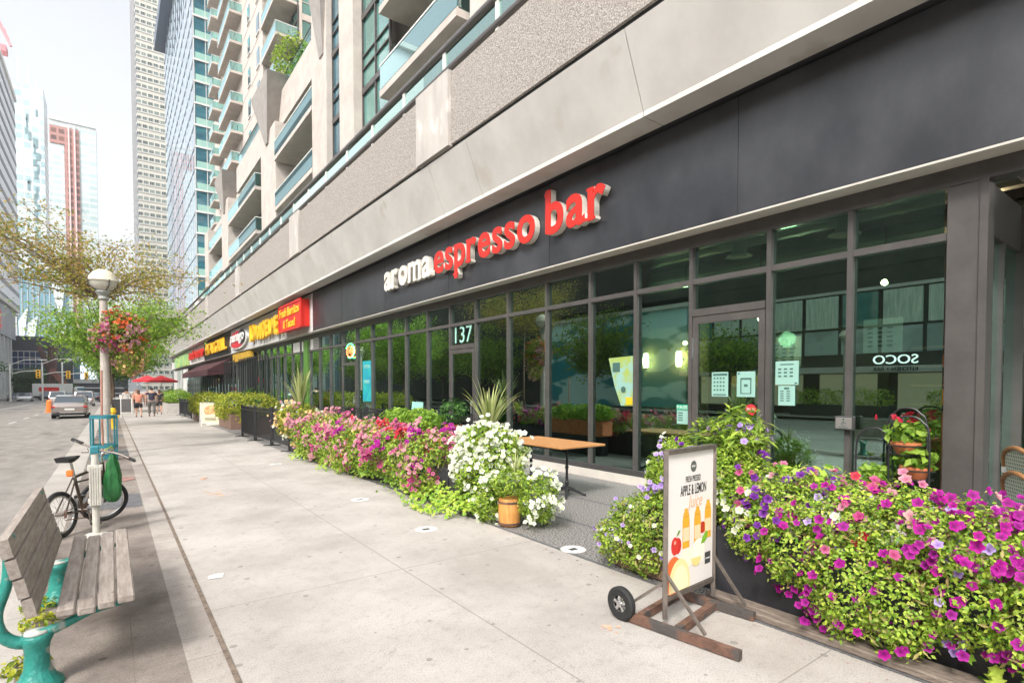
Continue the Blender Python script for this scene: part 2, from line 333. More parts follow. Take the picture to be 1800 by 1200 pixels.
def flowers(bl, n, size, m, parent, zmin=None, name='blossoms', front=None, off=1.04, clump=0, jit=.35, sv=.2):
    if clump:
        c, cn = blobs(bl, max(2, n//clump), zmin=zmin, lo=off-.06, hi=off+.02); k = NR.integers(0, len(c), n)
        P = c[k]+NR.normal(0, size*1.6, (n, 3)); N = cn[k]
    else: P, N = blobs(bl, n, zmin=zmin, lo=off-.08, hi=off+.03)
    if front is not None: N = N*.6+np.array(front)
    V, F = scatter(PET, P, N, size*NR.uniform(1-sv, 1+sv, n), jit)
    return npmesh(name, V, F, m, parent, attr=np.tile([0]+[1]*15, n))
def blades(name, c, n, L, w0, m, parent, spread=1.1, droop=.55, seed=1):
    r = random.Random(seed); V = []; F = []
    for i in range(n):
        a = r.uniform(0, 2*math.pi); el = r.uniform(.15, 1.0)**.8*spread; l = L*r.uniform(.7, 1.1); d = Vector((math.cos(a), math.sin(a), 0)); s = Vector((-math.sin(a), math.cos(a), 0)); k = len(V)
        p = Vector(c); th = el*.45; seg = 7
        for j in range(seg+1):
            t = j/seg; ww = w0*(1-t**2.2)*(.6+.8*min(1, t*4))*.5
            V += [p-s*ww, p+s*ww]
            th2 = th+droop*el*t*t*1.6; p = p+(d*math.sin(th2)+Vector((0, 0, 1))*math.cos(th2))*(l/seg)
        for j in range(seg): F.append((k+2*j, k+2*j+1, k+2*j+3, k+2*j+2))
    return npmesh(name, np.array([tuple(v) for v in V]), F, m, parent)
def text_mesh(s, extrude=.01, offset=0.0, shear=0):
    cu = bpy.data.curves.new('t', 'FONT'); cu.body = s; cu.extrude = extrude; cu.offset = offset; cu.resolution_u = 4; cu.shear = shear
    o = bpy.data.objects.new('t', cu); col.objects.link(o); bpy.context.view_layer.update()
    me = bpy.data.meshes.new_from_object(o.evaluated_get(bpy.context.evaluated_depsgraph_get()))
    bpy.data.objects.remove(o); bpy.data.curves.remove(cu); return me
def text(s, name, m, parent, o, right, w=None, h=None, depth=.01, offset=0.0, shear=0, loc=(0, 0, 0), bounds=None):
    """letters whose lower left corner is o, running along right, standing on Z, fitted to w and/or h"""
    me = text_mesh(s, .5, offset, shear); n = len(me.vertices); co = np.empty(n*3, np.float32); me.vertices.foreach_get('co', co); co = co.reshape(-1, 3).astype(float)
    mn, mx = co.min(0), co.max(0)
    if bounds: mn[1], mx[1] = bounds
    sx = w/(mx[0]-mn[0]) if w else None; sy = h/(mx[1]-mn[1]) if h else None
    sx = sx or sy; sy = sy or sx
    r = np.array(Vector(right).normalized()); up = np.array([0, 0, 1.]); nrm = np.cross(r, up)
    P = np.array(o)+np.outer((co[:, 0]-mn[0])*sx, r)+np.outer((co[:, 1]-mn[1])*sy, up)+np.outer((co[:, 2]+.5)*depth, nrm)
    me.vertices.foreach_set('co', P.astype(np.float32).ravel()); me.update()
    return link(name, me, m, parent, loc)
def copy_tree(o, parent=None):
    c = o.copy(); col.objects.link(c); c.parent = parent
    for ch in list(o.children): copy_tree(ch, c)
    return c
HAZE = 1
# ================= ground =================
YS = [-40, -10, 0, 4, 8, 20, 40, 80, 130, 200, 420]
def st(o): o['kind'] = 'structure'; return o
def gz(dz): return lambda x, y: G(y)+dz
st(MB().sheet([-600, -60, -16.6, 40, 600], [-600]+YS+[600, 1500], gz(-.30)).build('ground', M['concrete']))
st(MB().sheet([-16.2, -8, -.62], YS, gz(-.15)).build('road', M['asphalt']))
st(MB().sheet([-60, 5, 40], [98, 112, 126], gz(-.146)).build('cross_street', M['asphalt']))
st(MB().sheet([.55, 1.9, 3.5], YS, gz(0)).build('sidewalk', None))
# sidewalk: broom-finished bays with sawn joints
def slabmat(name, c1, c2, jy, jx0, jx, joint=(.20, .18, .16), spots=True, jw=.005):
    m = bpy.data.materials.new(name); m.use_nodes = True; t = m.node_tree; p = t.nodes['Principled BSDF']
    tc = nn(t, 'ShaderNodeTexCoord'); s = nn(t, 'ShaderNodeSeparateXYZ'); t.links.new(tc.outputs['Object'], s.inputs[0])
    yy = mathn(t, 'DIVIDE', s.outputs[1], jy); xx = mathn(t, 'DIVIDE', mathn(t, 'SUBTRACT', s.outputs[0], jx0), jx)
    cv = nn(t, 'ShaderNodeCombineXYZ'); t.links.new(mathn(t, 'FLOOR', yy), cv.inputs[0]); t.links.new(mathn(t, 'FLOOR', xx), cv.inputs[1])
    wn = nn(t, 'ShaderNodeTexWhiteNoise'); t.links.new(cv.outputs[0], wn.inputs['Vector'])
    n = nn(t, 'ShaderNodeTexNoise'); n.inputs['Scale'].default_value = .9; n.inputs['Detail'].default_value = 9; n.inputs['Roughness'].default_value = .62; t.links.new(tc.outputs['Object'], n.inputs['Vector'])
    r = nn(t, 'ShaderNodeValToRGB'); r.color_ramp.elements[0].position = .36; r.color_ramp.elements[1].position = .62; r.color_ramp.elements[0].color = (*c1, 1); r.color_ramp.elements[1].color = (*c2, 1); t.links.new(n.outputs['Fac'], r.inputs[0])
    c = mixc(t, mathn(t, 'MULTIPLY', wn.outputs['Value'], .22), r.outputs[0], tuple(x*.72 for x in c1))
    f = nn(t, 'ShaderNodeTexNoise'); f.inputs['Scale'].default_value = 120; f.inputs['Detail'].default_value = 2; t.links.new(tc.outputs['Object'], f.inputs['Vector'])
    c = mixc(t, mathn(t, 'MULTIPLY', mathn(t, 'LESS_THAN', f.outputs['Fac'], .42), .5), c, tuple(x*.55 for x in c1))
    g2 = nn(t, 'ShaderNodeTexNoise'); g2.inputs['Scale'].default_value = 14; g2.inputs['Detail'].default_value = 6; g2.inputs['Roughness'].default_value = .75; t.links.new(tc.outputs['Object'], g2.inputs['Vector'])
    gr_ = nn(t, 'ShaderNodeValToRGB'); gr_.color_ramp.elements[0].position = .52; gr_.color_ramp.elements[1].position = .72; t.links.new(g2.outputs['Fac'], gr_.inputs[0]); c = mixc(t, mathn(t, 'MULTIPLY', gr_.outputs[0], .45), c, tuple(x*.6 for x in c1))
    kk = nn(t, 'ShaderNodeTexNoise'); kk.inputs['Scale'].default_value = .8; kk.inputs['Detail'].default_value = 7; kk.inputs['Distortion'].default_value = 1.5; t.links.new(tc.outputs['Object'], kk.inputs['Vector'])
    cr = mathn(t, 'LESS_THAN', mathn(t, 'ABSOLUTE', mathn(t, 'SUBTRACT', kk.outputs['Fac'], .445)), .0011); c = mixc(t, mathn(t, 'MULTIPLY', cr, .45), c, joint)
    if spots:
        v = nn(t, 'ShaderNodeTexVoronoi', voronoi_dimensions='2D'); v.inputs['Scale'].default_value = 3.2; t.links.new(tc.outputs['Object'], v.inputs['Vector'])
        pick = nn(t, 'ShaderNodeSeparateXYZ'); t.links.new(v.outputs['Color'], pick.inputs[0])
        lim = mathn(t, 'MULTIPLY', pick.outputs[0], .085); f2 = mathn(t, 'MULTIPLY', mathn(t, 'LESS_THAN', v.outputs['Distance'], lim), mathn(t, 'GREATER_THAN', pick.outputs[1], .45))
        c = mixc(t, mathn(t, 'MULTIPLY', f2, .55), c, tuple(x*.38 for x in c1))
    def jl(val, size, w): return mathn(t, 'LESS_THAN', mathn(t, 'ABSOLUTE', mathn(t, 'SUBTRACT', mathn(t, 'FRACT', val), .5)), w/size)
    j = mathn(t, 'MAXIMUM', jl(yy, jy, jw), jl(xx, jx, jw)); c = mixc(t, mathn(t, 'MULTIPLY', j, .75), c, joint)
    t.links.new(c, p.inputs['Base Color']); p.inputs['Roughness'].default_value = .85
    b = nn(t, 'ShaderNodeBump'); b.inputs['Strength'].default_value = .25; b.inputs['Distance'].default_value = .01; t.links.new(f.outputs['Fac'], b.inputs['Height']); t.links.new(b.outputs[0], p.inputs['Normal'])
    return m
M['walk'] = slabmat('sidewalk_concrete', (.345, .312, .28), (.475, .44, .405), 2.9, .55, 2.96)
M['strip'] = slabmat('furnishing_strip_paving', (.11, .088, .075), (.31, .265, .23), 1.05, -.13, .42, (.15, .12, .10), jw=.003)
M['band'] = slabmat('pale_concrete_band', (.24, .205, .18), (.44, .40, .36), 1.45, 0, 9, spots=True)
M['curbm'] = slabmat('curb_concrete_bays', (.36, .33, .30), (.46, .43, .39), 2.0, 5, 99, spots=False)
bpy.data.objects['sidewalk'].data.materials.append(M['walk'])
st(MB().sheet([-.45, .33], YS, gz(0)).build('furnishing_strip', M['strip']))
st(MB().sheet([.33, .55], YS, gz(.0)).build('pavement_band', M['band']))
st(MB().sheet([.515, .545], [-5, 0, 4, 8, 20, 40, 90], gz(.004)).build('expansion_joint', mat('debris_filled_joint', (.10, .075, .06), .95, c2=(.22, .17, .13), ns=18)))
cb = MB()
for a, b in zip(YS[:-1], YS[1:]):
    cb.add([(-.62, a, G(a)-.3), (-.45, a, G(a)-.3), (-.45, a, G(a)), (-.60, a, G(a)), (-.62, b, G(b)-.3), (-.45, b, G(b)-.3), (-.45, b, G(b)), (-.60, b, G(b))], [(3, 2, 6, 7), (0, 3, 7, 4)])
st(cb.build('curb', M['curbm']))
st(MB().sheet([-.98, -.615], YS, gz(-.146)).build('gutter', M['curbm']))
st(MB().sheet([3.5, 5, 6.95], YS[:9], gz(.0)).build('patio_paving', M['patio']))
ed = MB()
for x in (3.5, 4.35, 5.35): ed.sheet([x, x+.035], [-2, 4, 8, 20, 40], gz(.004))
st(ed.build('patio_edge_strip', M['darkslab']))
for k, (y0, y1) in enumerate(((8.75, 9.9), (15.9, 17.4), (22.5, 23.6))):
    st(MB().sheet([-.43, .32], [y0, y1], gz(.004)).build('utility_slab', M['darkslab']))
st(MB().lathe((.02, 11.6, G(11.6)+.004), [(.0, 0), (.30, 0), (.30, .004), (0, .004)], 24, caps=False).build('manhole_cover', mat('red_brown_iron_cover', (.20, .09, .08), .8, c2=(.34, .2, .17), ns=12)))
# lane lines
lm = MB()
for k in range(16):
    y = 26+k*6.0; lm.sheet([-4.35, -4.22], [y, y+2.6], gz(-.142))
lm.sheet([-8.1, -7.97], [10, 40, 95], gz(-.142)); lm.sheet([-8.4, -8.27], [10, 40, 95], gz(-.142)); lm.sheet([-15, -.9], [94.5, 95.1], gz(-.142))
st(lm.build('lane_markings', M['paint']))
# opposite pavement
st(MB().sheet([-20.3, -16.2], YS, gz(0)).build('opposite_sidewalk', M['walk']))
# orange survey paint marks
def splat(x, y, r, seed, name='survey_paint_mark'):
    q = random.Random(seed); m = MB()
    for k in range(7):
        a = q.uniform(0, 6.28); rr = r*q.uniform(.2, 1); cx, cy = x+math.cos(a)*rr, y+math.sin(a)*rr*1.3; n = 8
        s = r*q.uniform(.15, .42); m.add([(cx+s*math.cos(i*.785)*q.uniform(.5, 1.2), cy+s*math.sin(i*.785)*q.uniform(.5, 1.2), G(cy)+.003+.0006*k) for i in range(n)], [tuple(range(n))])
    return m
pm = MB(); c1 = (.62, .26, .12)
for x, y, r, s in ((1.28, 10.8, .12, 1), (1.28, 9.1, .15, 2), (1.12, 9.4, .06, 4), (2.62, 2.45, .07, 3)):
    q = splat(x, y, r, s); pm.add(q.v, q.f)
st(pm.build('survey_paint_marks', mat('faded_orange_paint', (.62, .30, .17), .9, c2=(.50, .40, .33), ns=16)))
for i, (x, y, r) in enumerate(((2.80, 7.38, .125), (2.81, 5.40, .125), (3.62, 3.87, .125), (2.75, 12.0, .12))):
    o = MB().lathe((x, y, G(y)), [(0.001, .0025), (r, .0025), (r, .0045), (.03, .0045), (.001, .0045)], 28, caps=False).build('floor_sticker', M['white'], loc=(x, y, 0))
    l = MB().box(x-.045, x+.045, y-.03, y+.03, .0047, .0055).build('footprint_mark', M['frame_d'], o)
    tag(o, ['round white floor sticker beside the pink end of the flower row', 'round white floor sticker on the sidewalk left of the barrel pot', 'round white floor sticker at the patio edge right of the barrel pot', 'farthest small round white floor sticker near the lime ivy'][i], 'floor sticker', 'round white distance stickers on the sidewalk')
o = MB().add([(.62, 5.06, .006), (.73, 5.05, .004), (.745, 5.13, .014), (.69, 5.16, .008), (.63, 5.13, .010)], [(0, 1, 2, 3, 4)]).build('paper_scrap', M['white'], loc=(.7, 5.1, 0)); tag(o, 'crumpled white paper scrap by the sidewalk joint', 'litter')
o = MB().box(4.3, 4.48, 4.12, 4.24, .004, .012).build('paper_scrap', M['white'], loc=(4.4, 4.2, 0)); tag(o, 'white card lying on the patio paving behind the small planter', 'litter')
# weeds under bench
for i, (x, y) in enumerate(((-.45, 5.15), (-.42, 4.75), (-.42, 4.05))):
    o = foliage('weed_tuft', [(x, y, .02, .10, .13, .05)], 160, .035, M['leaf_yel'], None, zmin=0); tag(o, ['green weed tuft at the far bench pedestal', 'green weed tuft growing between the two bench pedestals', 'small weed tuft by the near bench pedestal'][i], 'weed', 'weeds in the paving')
# ================= podium building =================
PB = empty('podium_building', (6.85, 0, 0), 'long concrete podium with glazed shopfronts, pebbledash parapet and dark fascia', 'building')
Y0, Y1 = -6.0, 84.0
def pp(mb, name, m, **k): return mb.build(name, M[m] if isinstance(m, str) else m, PB, **k)
# leaning smooth panel band in bays, with lip and soffit
YJ = [-6, 1.5, 5.0, 9.02, 10.55, 19.4, 29.8, 40.2, 50.6, 61, 71.4, 84]
for a, b in zip(YJ[:-1], YJ[1:]):
    a += .008; b -= .008
    m = MB(); P = [(5.97, 5.32), (5.97, 5.39), (5.57, 6.36), (6.4, 6.36), (6.4, 5.32)]
    m.add([(x, a, z) for x, z in P]+[(x, b, z) for x, z in P], [(0, 1, 6, 5), (1, 2, 7, 6), (2, 3, 8, 7), (4, 0, 5, 9), (0, 4, 3, 2, 1), (5, 6, 7, 8, 9)])
    pp(m, 'sloping_panel', 'smooth')
pp(MB().box(6.42, 7.2, Y0, Y1, 5.33, 6.34), 'joint_backing', 'dark')
# pebbledash parapet in bays, smooth pilaster blocks
JB = [(8.72*1.103, 9.95*1.103)]
blocks = [(-1.4, 0.0), (9.57, 10.97), (20.3, 21.5), (31.5, 32.6), (43, 44), (54, 55), (65, 66), (76, 77)]
edges = [Y0]+[v for b in blocks for v in b]+[Y1]
for i in range(0, len(edges), 2): pp(MB().box(5.57, 5.9, edges[i]+.01, edges[i+1]-.01, 6.46, 7.88), 'parapet_panel', 'pebble')
for a, b in blocks: pp(MB().box(5.50, 5.9, a, b, 6.43, 7.93), 'parapet_pilaster', 'pil')
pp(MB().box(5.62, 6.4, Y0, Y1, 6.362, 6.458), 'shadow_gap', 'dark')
pp(MB().box(5.92, 30, Y0, Y1, 6.5, 7.3), 'terrace_slab', 'smooth')
# railing
pp(MB().tube([(5.62, Y0, 8.02), (5.62, Y1, 8.02)], .072, 12), 'bottom_rail', 'rail'); pp(MB().tube([(5.62, Y0, 8.50), (5.62, Y1, 8.50)], .078, 12), 'top_rail', 'rail')
for k in range(24):
    y = -2+k*1.9+.5; m = MB().box(5.60, 5.64, y-.05, y+.05, 7.85, 8.47)
    pp(m, 'rail_post', 'white')
pp(MB().box(5.625, 5.635, Y0, 45, 8.10, 8.42), 'rail_glass', 'glass')
# sign band
sgm = MB().box(6.5, 6.6, Y0, 22.05, 3.80, 5.30); pp(sgm, 'sign_fascia', 'signblack')
for y in (0.2, 3.9, 7.6, 11.3, 15.0, 18.7): pp(MB().box(6.497, 6.4995, y-.004, y+.004, 3.81, 5.30), 'panel_seam', 'dark')
pp(MB().box(6.485, 6.6, 22.07, 22.2, 3.80, 5.30), 'fascia_end_trim', 'white')
pp(MB().box(6.5, 6.6, 22.22, 40.3, 3.80, 5.30), 'sign_fascia', mat('grey_sign_panel', (.44, .43, .42), .5, c2=(.52, .51, .50), ns=2))
pp(MB().box(6.49, 6.6, 40.32, 53, 3.80, 5.30), 'sign_fascia', 'black')
pp(MB().box(6.5, 6.6, 53.02, Y1, 3.80, 5.30), 'sign_fascia', 'smooth')
pp(MB().box(6.5, 6.78, Y0, Y1, 3.775, 3.797), 'soffit_strip', 'lip')
pp(MB().box(6.62, 6.79, Y0, Y1, 3.80, 5.30), 'fascia_backing', 'dark')
pp(MB().box(6.79, 7.0, Y0, Y1, 3.60, 3.79), 'head_beam', 'frame')
# mullions and glass
MY = [2.69, 3.64, 4.80, 5.84, 6.87, 8.06, 9.33, 10.6, 11.78, 12.98, 14.3, 15.48, 16.82, 18.18, 19.6, 20.95, 22.3, 23.6, 25.0, 26.4, 27.8, 29.2]+[30.6+1.4*k for k in range(28)]
for y in MY: pp(MB().box(6.80, 6.94, y-.029, y+.029, .20, 3.598), 'mullion', 'frame')
pp(MB().box(6.79, 7.0, 1.48, 1.80, 0, 3.598, .006), 'corner_column', 'frame'); pp(MB().box(6.775, 6.99, 1.475, 1.54, 0, 3.6), 'column_trim', 'frame')
pp(MB().box(6.81, 6.93, 1.8, 70, 3.075, 3.15), 'transom', 'frame')
pp(MB().box(6.79, 6.95, 1.8, 70, .145, .235), 'sill_frame', 'frame_d')
pp(MB().box(6.77, 7.05, 1.8, 70, -.4, .143), 'sill_kerb', 'lip')
ed2 = [1.80]+MY
for a, b in zip(ed2[:-1], ed2[1:]):
    if a < 36 and not (a == 3.64): pp(MB().box(6.865, 6.877, a+.030, b-.030, .236, 3.074), 'window_pane', 'glass')
pp(MB().box(6.865, 6.877, 3.68, 4.76, 2.72, 3.074), 'window_pane', 'glass'); pp(MB().box(6.865, 6.877, 1.84, 36, 3.152, 3.597), 'transom_pane', 'glass')
pp(MB().box(6.865, 6.877, 36, 70, .236, 3.074), 'window_pane', 'glass'); 
for y in (23.0, 24.3, 25.7): pp(MB().box(6.83, 6.86, y-.6, y+.55, 3.155, 3.59), 'infill_panel', 'white')
lv = MB()
for k in range(6): lv.box(6.815, 6.83, 22.4, 23.1, 3.18+k*.065, 3.215+k*.065)
pp(lv, 'louvre', 'frame_d')
# doors
def door(ya, yb, zt, pull='near'):
    d = MB(); fy = .085
    d.box(6.80, 6.85, ya+.04, ya+.04+fy, .16, zt); d.box(6.80, 6.85, yb-.04-fy, yb-.04, .16, zt); d.box(6.80, 6.85, ya+.04+fy, yb-.04-fy, zt-.10, zt); d.box(6.80, 6.85, ya+.04+fy, yb-.04-fy, .16, .36)
    o = pp(d, 'door', 'frame')
    MB().box(6.822, 6.83, ya+.125, yb-.125, .362, zt-.102).build('door_pane', M['glass'], o)
    MB().tube([(6.80, ya+.09, .95), (6.74, ya+.09, .97), (6.74, ya+.09, 1.25), (6.80, ya+.09, 1.27)], .012, 8).build('door_handle', M['chrome'], o)
    MB().lathe((6.795, ya+.085, 1.22), [(.0, -.02), (.026, -.02), (.026, .01), (0, .01)], 12, 'x').build('door_lock', M['chrome'], o)
    MB().box(6.79, 6.81, yb-.06, yb-.035, 2.0, 2.3).build('hinge', M['chrome'], o)
    return o
door(3.64, 4.80, 2.60); pp(MB().box(6.79, 6.90, 3.68, 4.76, 2.61, 2.71), 'door_head', 'frame')
door(10.6, 11.78, 2.50); pp(MB().box(6.79, 6.90, 10.64, 11.74, 2.51, 2.61), 'door_head', 'frame')
door(18.18, 19.6, 2.45)
# recess at the right end
pp(MB().box(6.99, 8.3, 1.50, 1.58, 3.1, 3.6), 'return_beam', 'frame'); pp(MB().box(8.2, 8.32, 1.46, 1.62, 0, 3.6), 'return_post', 'frame')
pp(MB().box(7.0, 8.2, 1.54, 1.55, .1, 3.1), 'return_pane', 'glass'); pp(MB().box(7.5, 7.56, 1.50, 1.59, 0, 3.1), 'mullion', 'frame')
for y in (1.2, .55, -.4): pp(MB().box(8.22, 8.32, y-.04, y+.04, 0, 3.6), 'mullion', 'frame')
pp(MB().box(8.26, 8.27, -6, 1.45, .1, 3.6), 'window_pane', 'glass'); pp(MB().box(8.2, 8.34, -6, 1.46, 3.1, 3.2), 'transom', 'frame')
pp(MB().box(6.8, 8.4, -6, 1.45, 3.8, 3.9), 'porch_ceiling', mat('navy_soffit', (.03, .04, .09), .5)); 
lt = pp(MB().box(7.5, 8.1, .9, .96, 3.76, 3.79), 'strip_lamp', mat('lit_strip_lamp', (.8, .8, .8), emit=(1, .95, .85), es=4))
# interior
iw = mat('dark_brown_interior_wall', (.035, .026, .02), .8, c2=(.10, .065, .04), ns=1.6, lo=.45)
pp(MB().box(14.0, 14.2, -6, 84, 0, 5.3), 'back_wall', iw)
pp(MB().box(6.98, 14, -6, 84, -.1, .02), 'shop_floor', mat('shop_floor_tiles', (.16, .13, .10), .35, c2=(.22, .18, .14), ns=2))
pp(MB().box(7.0, 14, -6, 84, 4.6, 4.7), 'shop_ceiling', mat('black_ceiling', (.012, .012, .012), .9))
pp(MB().box(7.2, 14, 20.6, 20.75, 0, 4.6), 'party_wall', iw); pp(MB().box(7.2, 14, 12.2, 12.35, 0, 4.6), 'party_wall', mat('olive_wall', (.16, .16, .05), .8))
pp(MB().box(7.2, 14, -6.1, -6, 0, 4.6), 'party_wall', iw)
pp(MB().box(13.4, 13.95, 4.5, 7.2, .0, 3.0), 'wall_panel', mat('cream_wall_panel', (.26, .20, .14), .7)); pp(MB().box(12.6, 13.9, 1, 3.6, 0, 1.1), 'service_counter', 'tablewood')
for y in (7.0, 15.2, 23.5, 31.5): pp(MB().lathe((7.75, y, 0), [(.34, 0), (.34, 4.6)], 28), 'round_column', mat('pale_green_column', (.42, .62, .55), .5))
for x, r in ((8.6, .17), (10.6, .22)):
    m = MB().tube([(x, -5, 4.1), (x, 20, 4.1)], r, 14)
    for k in range(18): m.tube([(x, -4+k*1.35, 4.1), (x, -3.95+k*1.35, 4.1)], r+.012, 14)
    pp(m, 'ceiling_duct', mat('galvanised_duct', (.42, .46, .44), .35, .7))
warm = mat('lit_warm_bulb', (1, .8, .5), emit=(1, .72, .38), es=30)
def bulb(x, y, z, s=.045, drop=4.6):
    o = empty('pendant_lamp', (x, y, z)); MB().tube([(x, y, z+s), (x, y, drop)], .008, 5).build('cord', M['black'], o); MB().lathe((x, y, z), [(0.002, -s), (s*.8, -s*.6), (s, 0), (s*.6, s*.8), (.01, s)], 12).build('light_bulb', warm, o); return o
bl = [(8.9, 4.9, 2.75), (9.6, 6.9, 2.5), (9.2, 8.3, 2.9), (10.5, 9.8, 2.6), (9.5, 11.2, 3.0), (9.0, 3.1, 3.1), (10.2, 2.4, 3.0), (11.4, 4.0, 2.7), (8.8, 13.9, 2.7), (9.4, 16.8, 2.9), (9.4, 2.0, 3.35)]
wh = ['between the door and the round column', 'just beyond the round column', 'left of the round column', 'deep in the cafe left of the column', 'beside the doorway numbered 137', 'behind the first pane right of the door', 'over the iron plant rack', 'at the rear of the room behind the door', 'in the left shop room', 'farthest in the left shop room', 'highest, near the corner column']
for i, (x, y, z) in enumerate(bl): tag(bulb(x, y, z), 'small warm pendant bulb '+wh[i], 'lamp', 'pendant bulbs inside the cafe')
for i, (y, z) in enumerate(((24.5, 2.6), (26.0, 2.6), (9.6, 2.15), (8.1, 2.15), (7.2, 2.15))):
    o = empty('wall_lamp', (9.8, y, z)); MB().lathe((9.8, y, z), [(.05, -.12), (.07, .0), (.05, .2)], 10).build('lamp_shade', warm if i > 1 else mat('amber_lamp', (1, .7, .2), emit=(1, .6, .15), es=5), o); MB().box(9.84, 9.9, y-.03, y+.03, z-.05, z+.1).build('bracket', M['black'], o)
    tag(o, 'warm glowing wall lamp '+['far left, behind the dark posts', 'second from the left behind the spiky plant', 'behind the spiky plant over the white petunias', 'behind the pane left of the plain table', 'on the screen wall next to the round column'][i], 'lamp', 'wall lamps inside')
pp(MB().box(9.92, 10.0, 6.6, 10.2, 0, 2.9), 'screen_wall', mat('warm_plaster', (.42, .30, .17), .8))
for i, (x, y, z, e) in enumerate(((10.4, 5.2, 2.5, 11), (11.2, 2.6, 2.5, 9), (9.4, 9.0, 2.6, 16), (9.4, 14.5, 3.6, 30), (9.4, 17.6, 3.6, 30))):
    pl = bpy.data.lights.new('room_light', 'POINT'); pl.energy = e; pl.color = (1, .78, .52); pl.shadow_soft_size = .15; po = bpy.data.objects.new('room_light', pl); col.objects.link(po); po.location = (x, y, z)
for i, (y0, y1) in enumerate(((13.2, 14.6), (15.0, 16.2), (17.2, 18.3))):
    o = MB().box(8.6, 9.2, y0, y1, 4.3, 4.36).build('ceiling_light', mat('lit_panel', (1, 1, .8), emit=(1, .82, .45), es=9), loc=(8.9, y0, 4.36)); tag(o, ['nearest flat glowing ceiling panel in the left shop', 'middle flat glowing ceiling panel in the left shop', 'farthest flat glowing ceiling panel in the left shop'][i], 'ceiling light', 'ceiling light panels in the left shop')

# shelves with bottles and a brick-hung picture wall inside
sh = MB()
for z in (1.2, 1.6, 2.0, 2.4): sh.box(13.7, 13.98, -1, 4.2, z, z+.04)
pp(sh, 'back_shelf', 'tablewood')
bt = [M['terra'], M['white'], M['orange'], M['tealblue'], M['yellow']]
for k in range(36):
    z = (1.24, 1.64, 2.04)[k % 3]; y = -.6+4.6*(k//3)/12+.05*(k % 2); h_ = .16+.05*(k*7 % 4); o = MB().lathe((13.82, y, z), [(.045, 0), (.05, h_*.6), (.02, h_*.8), (.02, h_)], 8).build('bottle', bt[k*3 % 5], loc=(13.82, y, z)); tag(o, 'small bottle or jar on the back shelves of the cafe', 'bottle', 'bottles on the cafe back shelves')
# ================= signs =================
FR = (0, -1, 0)    # reading direction on the street face of the podium
def glyph(ch, y, z, h, wd, mface, mret, parent, bounds, depth=.12, off=.022, serif=()):
    """one channel letter; y is its left edge (larger y), z the baseline of the em box"""
    x = 6.5
    ret = text(ch, 'letter', mret, parent, (x-.012, y, z), FR, w=wd, h=h, depth=depth, offset=off, bounds=bounds)
    fc = text(ch, 'letter_face', mface, ret, (x-.012-depth-.0005, y, z), FR, w=wd, h=h, depth=.016, offset=off, bounds=bounds)
    return ret, fc
def glyph_bounds(ch, off):
    me = text_mesh(ch, .01, off); zs = [v.co.y for v in me.vertices]; xs = [v.co.x for v in me.vertices]; bpy.data.meshes.remove(me); return min(xs), max(xs), min(zs), max(zs)
SERIF = {'r': [('l', 0, 1), ('l', 1, 0)], 'm': [('l', 0, 1), ('c', 0, 1), ('r', 0, 1), ('l', 1, 0)], 'p': [('l', -.38, 1), ('l', 1, 0)], 'b': [('l', 1.42, 0)], 'a': [('r', 0, 2)]}
def slab_word(word, ys, ye, z0, xh, mface, mret, parent):
    OFF = .014; gb = [glyph_bounds(c, OFF) for c in word]; X0, X1, Zb, Xh = glyph_bounds('x', OFF)
    sc = xh/Xh; adv = [(b[1]-b[0]) for b in gb]; gap = .07; tot = sum(adv)+gap*(len(word)-1); k = abs(ys-ye)/tot; y = ys
    for c, b, a in zip(word, gb, adv):
        wd = a*k; lz = z0+b[2]*sc; hh = (b[3]-b[2])*sc
        ret, fc = glyph(c, y, lz, hh, wd, mface, mret, parent, None)
        m1, m2 = MB(), MB(); sw = .17*xh*1.1
        for side, zz, kind in SERIF.get(c, []):
            cx = {'l': y-sw*.55, 'c': y-wd/2, 'r': y-wd+sw*.55}[side]; t = .085*xh
            zc = z0+zz*xh*.985; e = sw*(1.15 if kind == 1 and c != 'm' else .8)
            if kind == 1: a0, a1 = cx+e, cx-e
            elif kind == 2: a0, a1 = cx, cx-e*.9
            else: a0, a1 = cx+e*1.0, cx
            lo_, hi_ = (zc, zc+t) if zz <= 0.5 else (zc-t, zc)
            m1.box(6.37, 6.486, a1, a0, lo_, hi_); m2.box(6.350, 6.3695, a1, a0, lo_, hi_)
        if m1.v: m1.build('letter_serif', mret, ret); m2.build('serif_face', mface, ret)
        y -= (a+gap)*k
t = empty('shop_sign', (6.45, 10.4, 4.3), 'white and red channel letters reading aroma espresso bar on charcoal fascia', 'sign')
slab_word('aroma', 14.72, 11.95, 4.34, .50, M['cream'], M['cream'], t)
slab_word('espresso', 11.74, 7.86, 4.33, .50, M['red'], M['cream'], t)
slab_word('bar', 7.55, 6.08, 4.33, .52, M['red'], M['cream'], t)
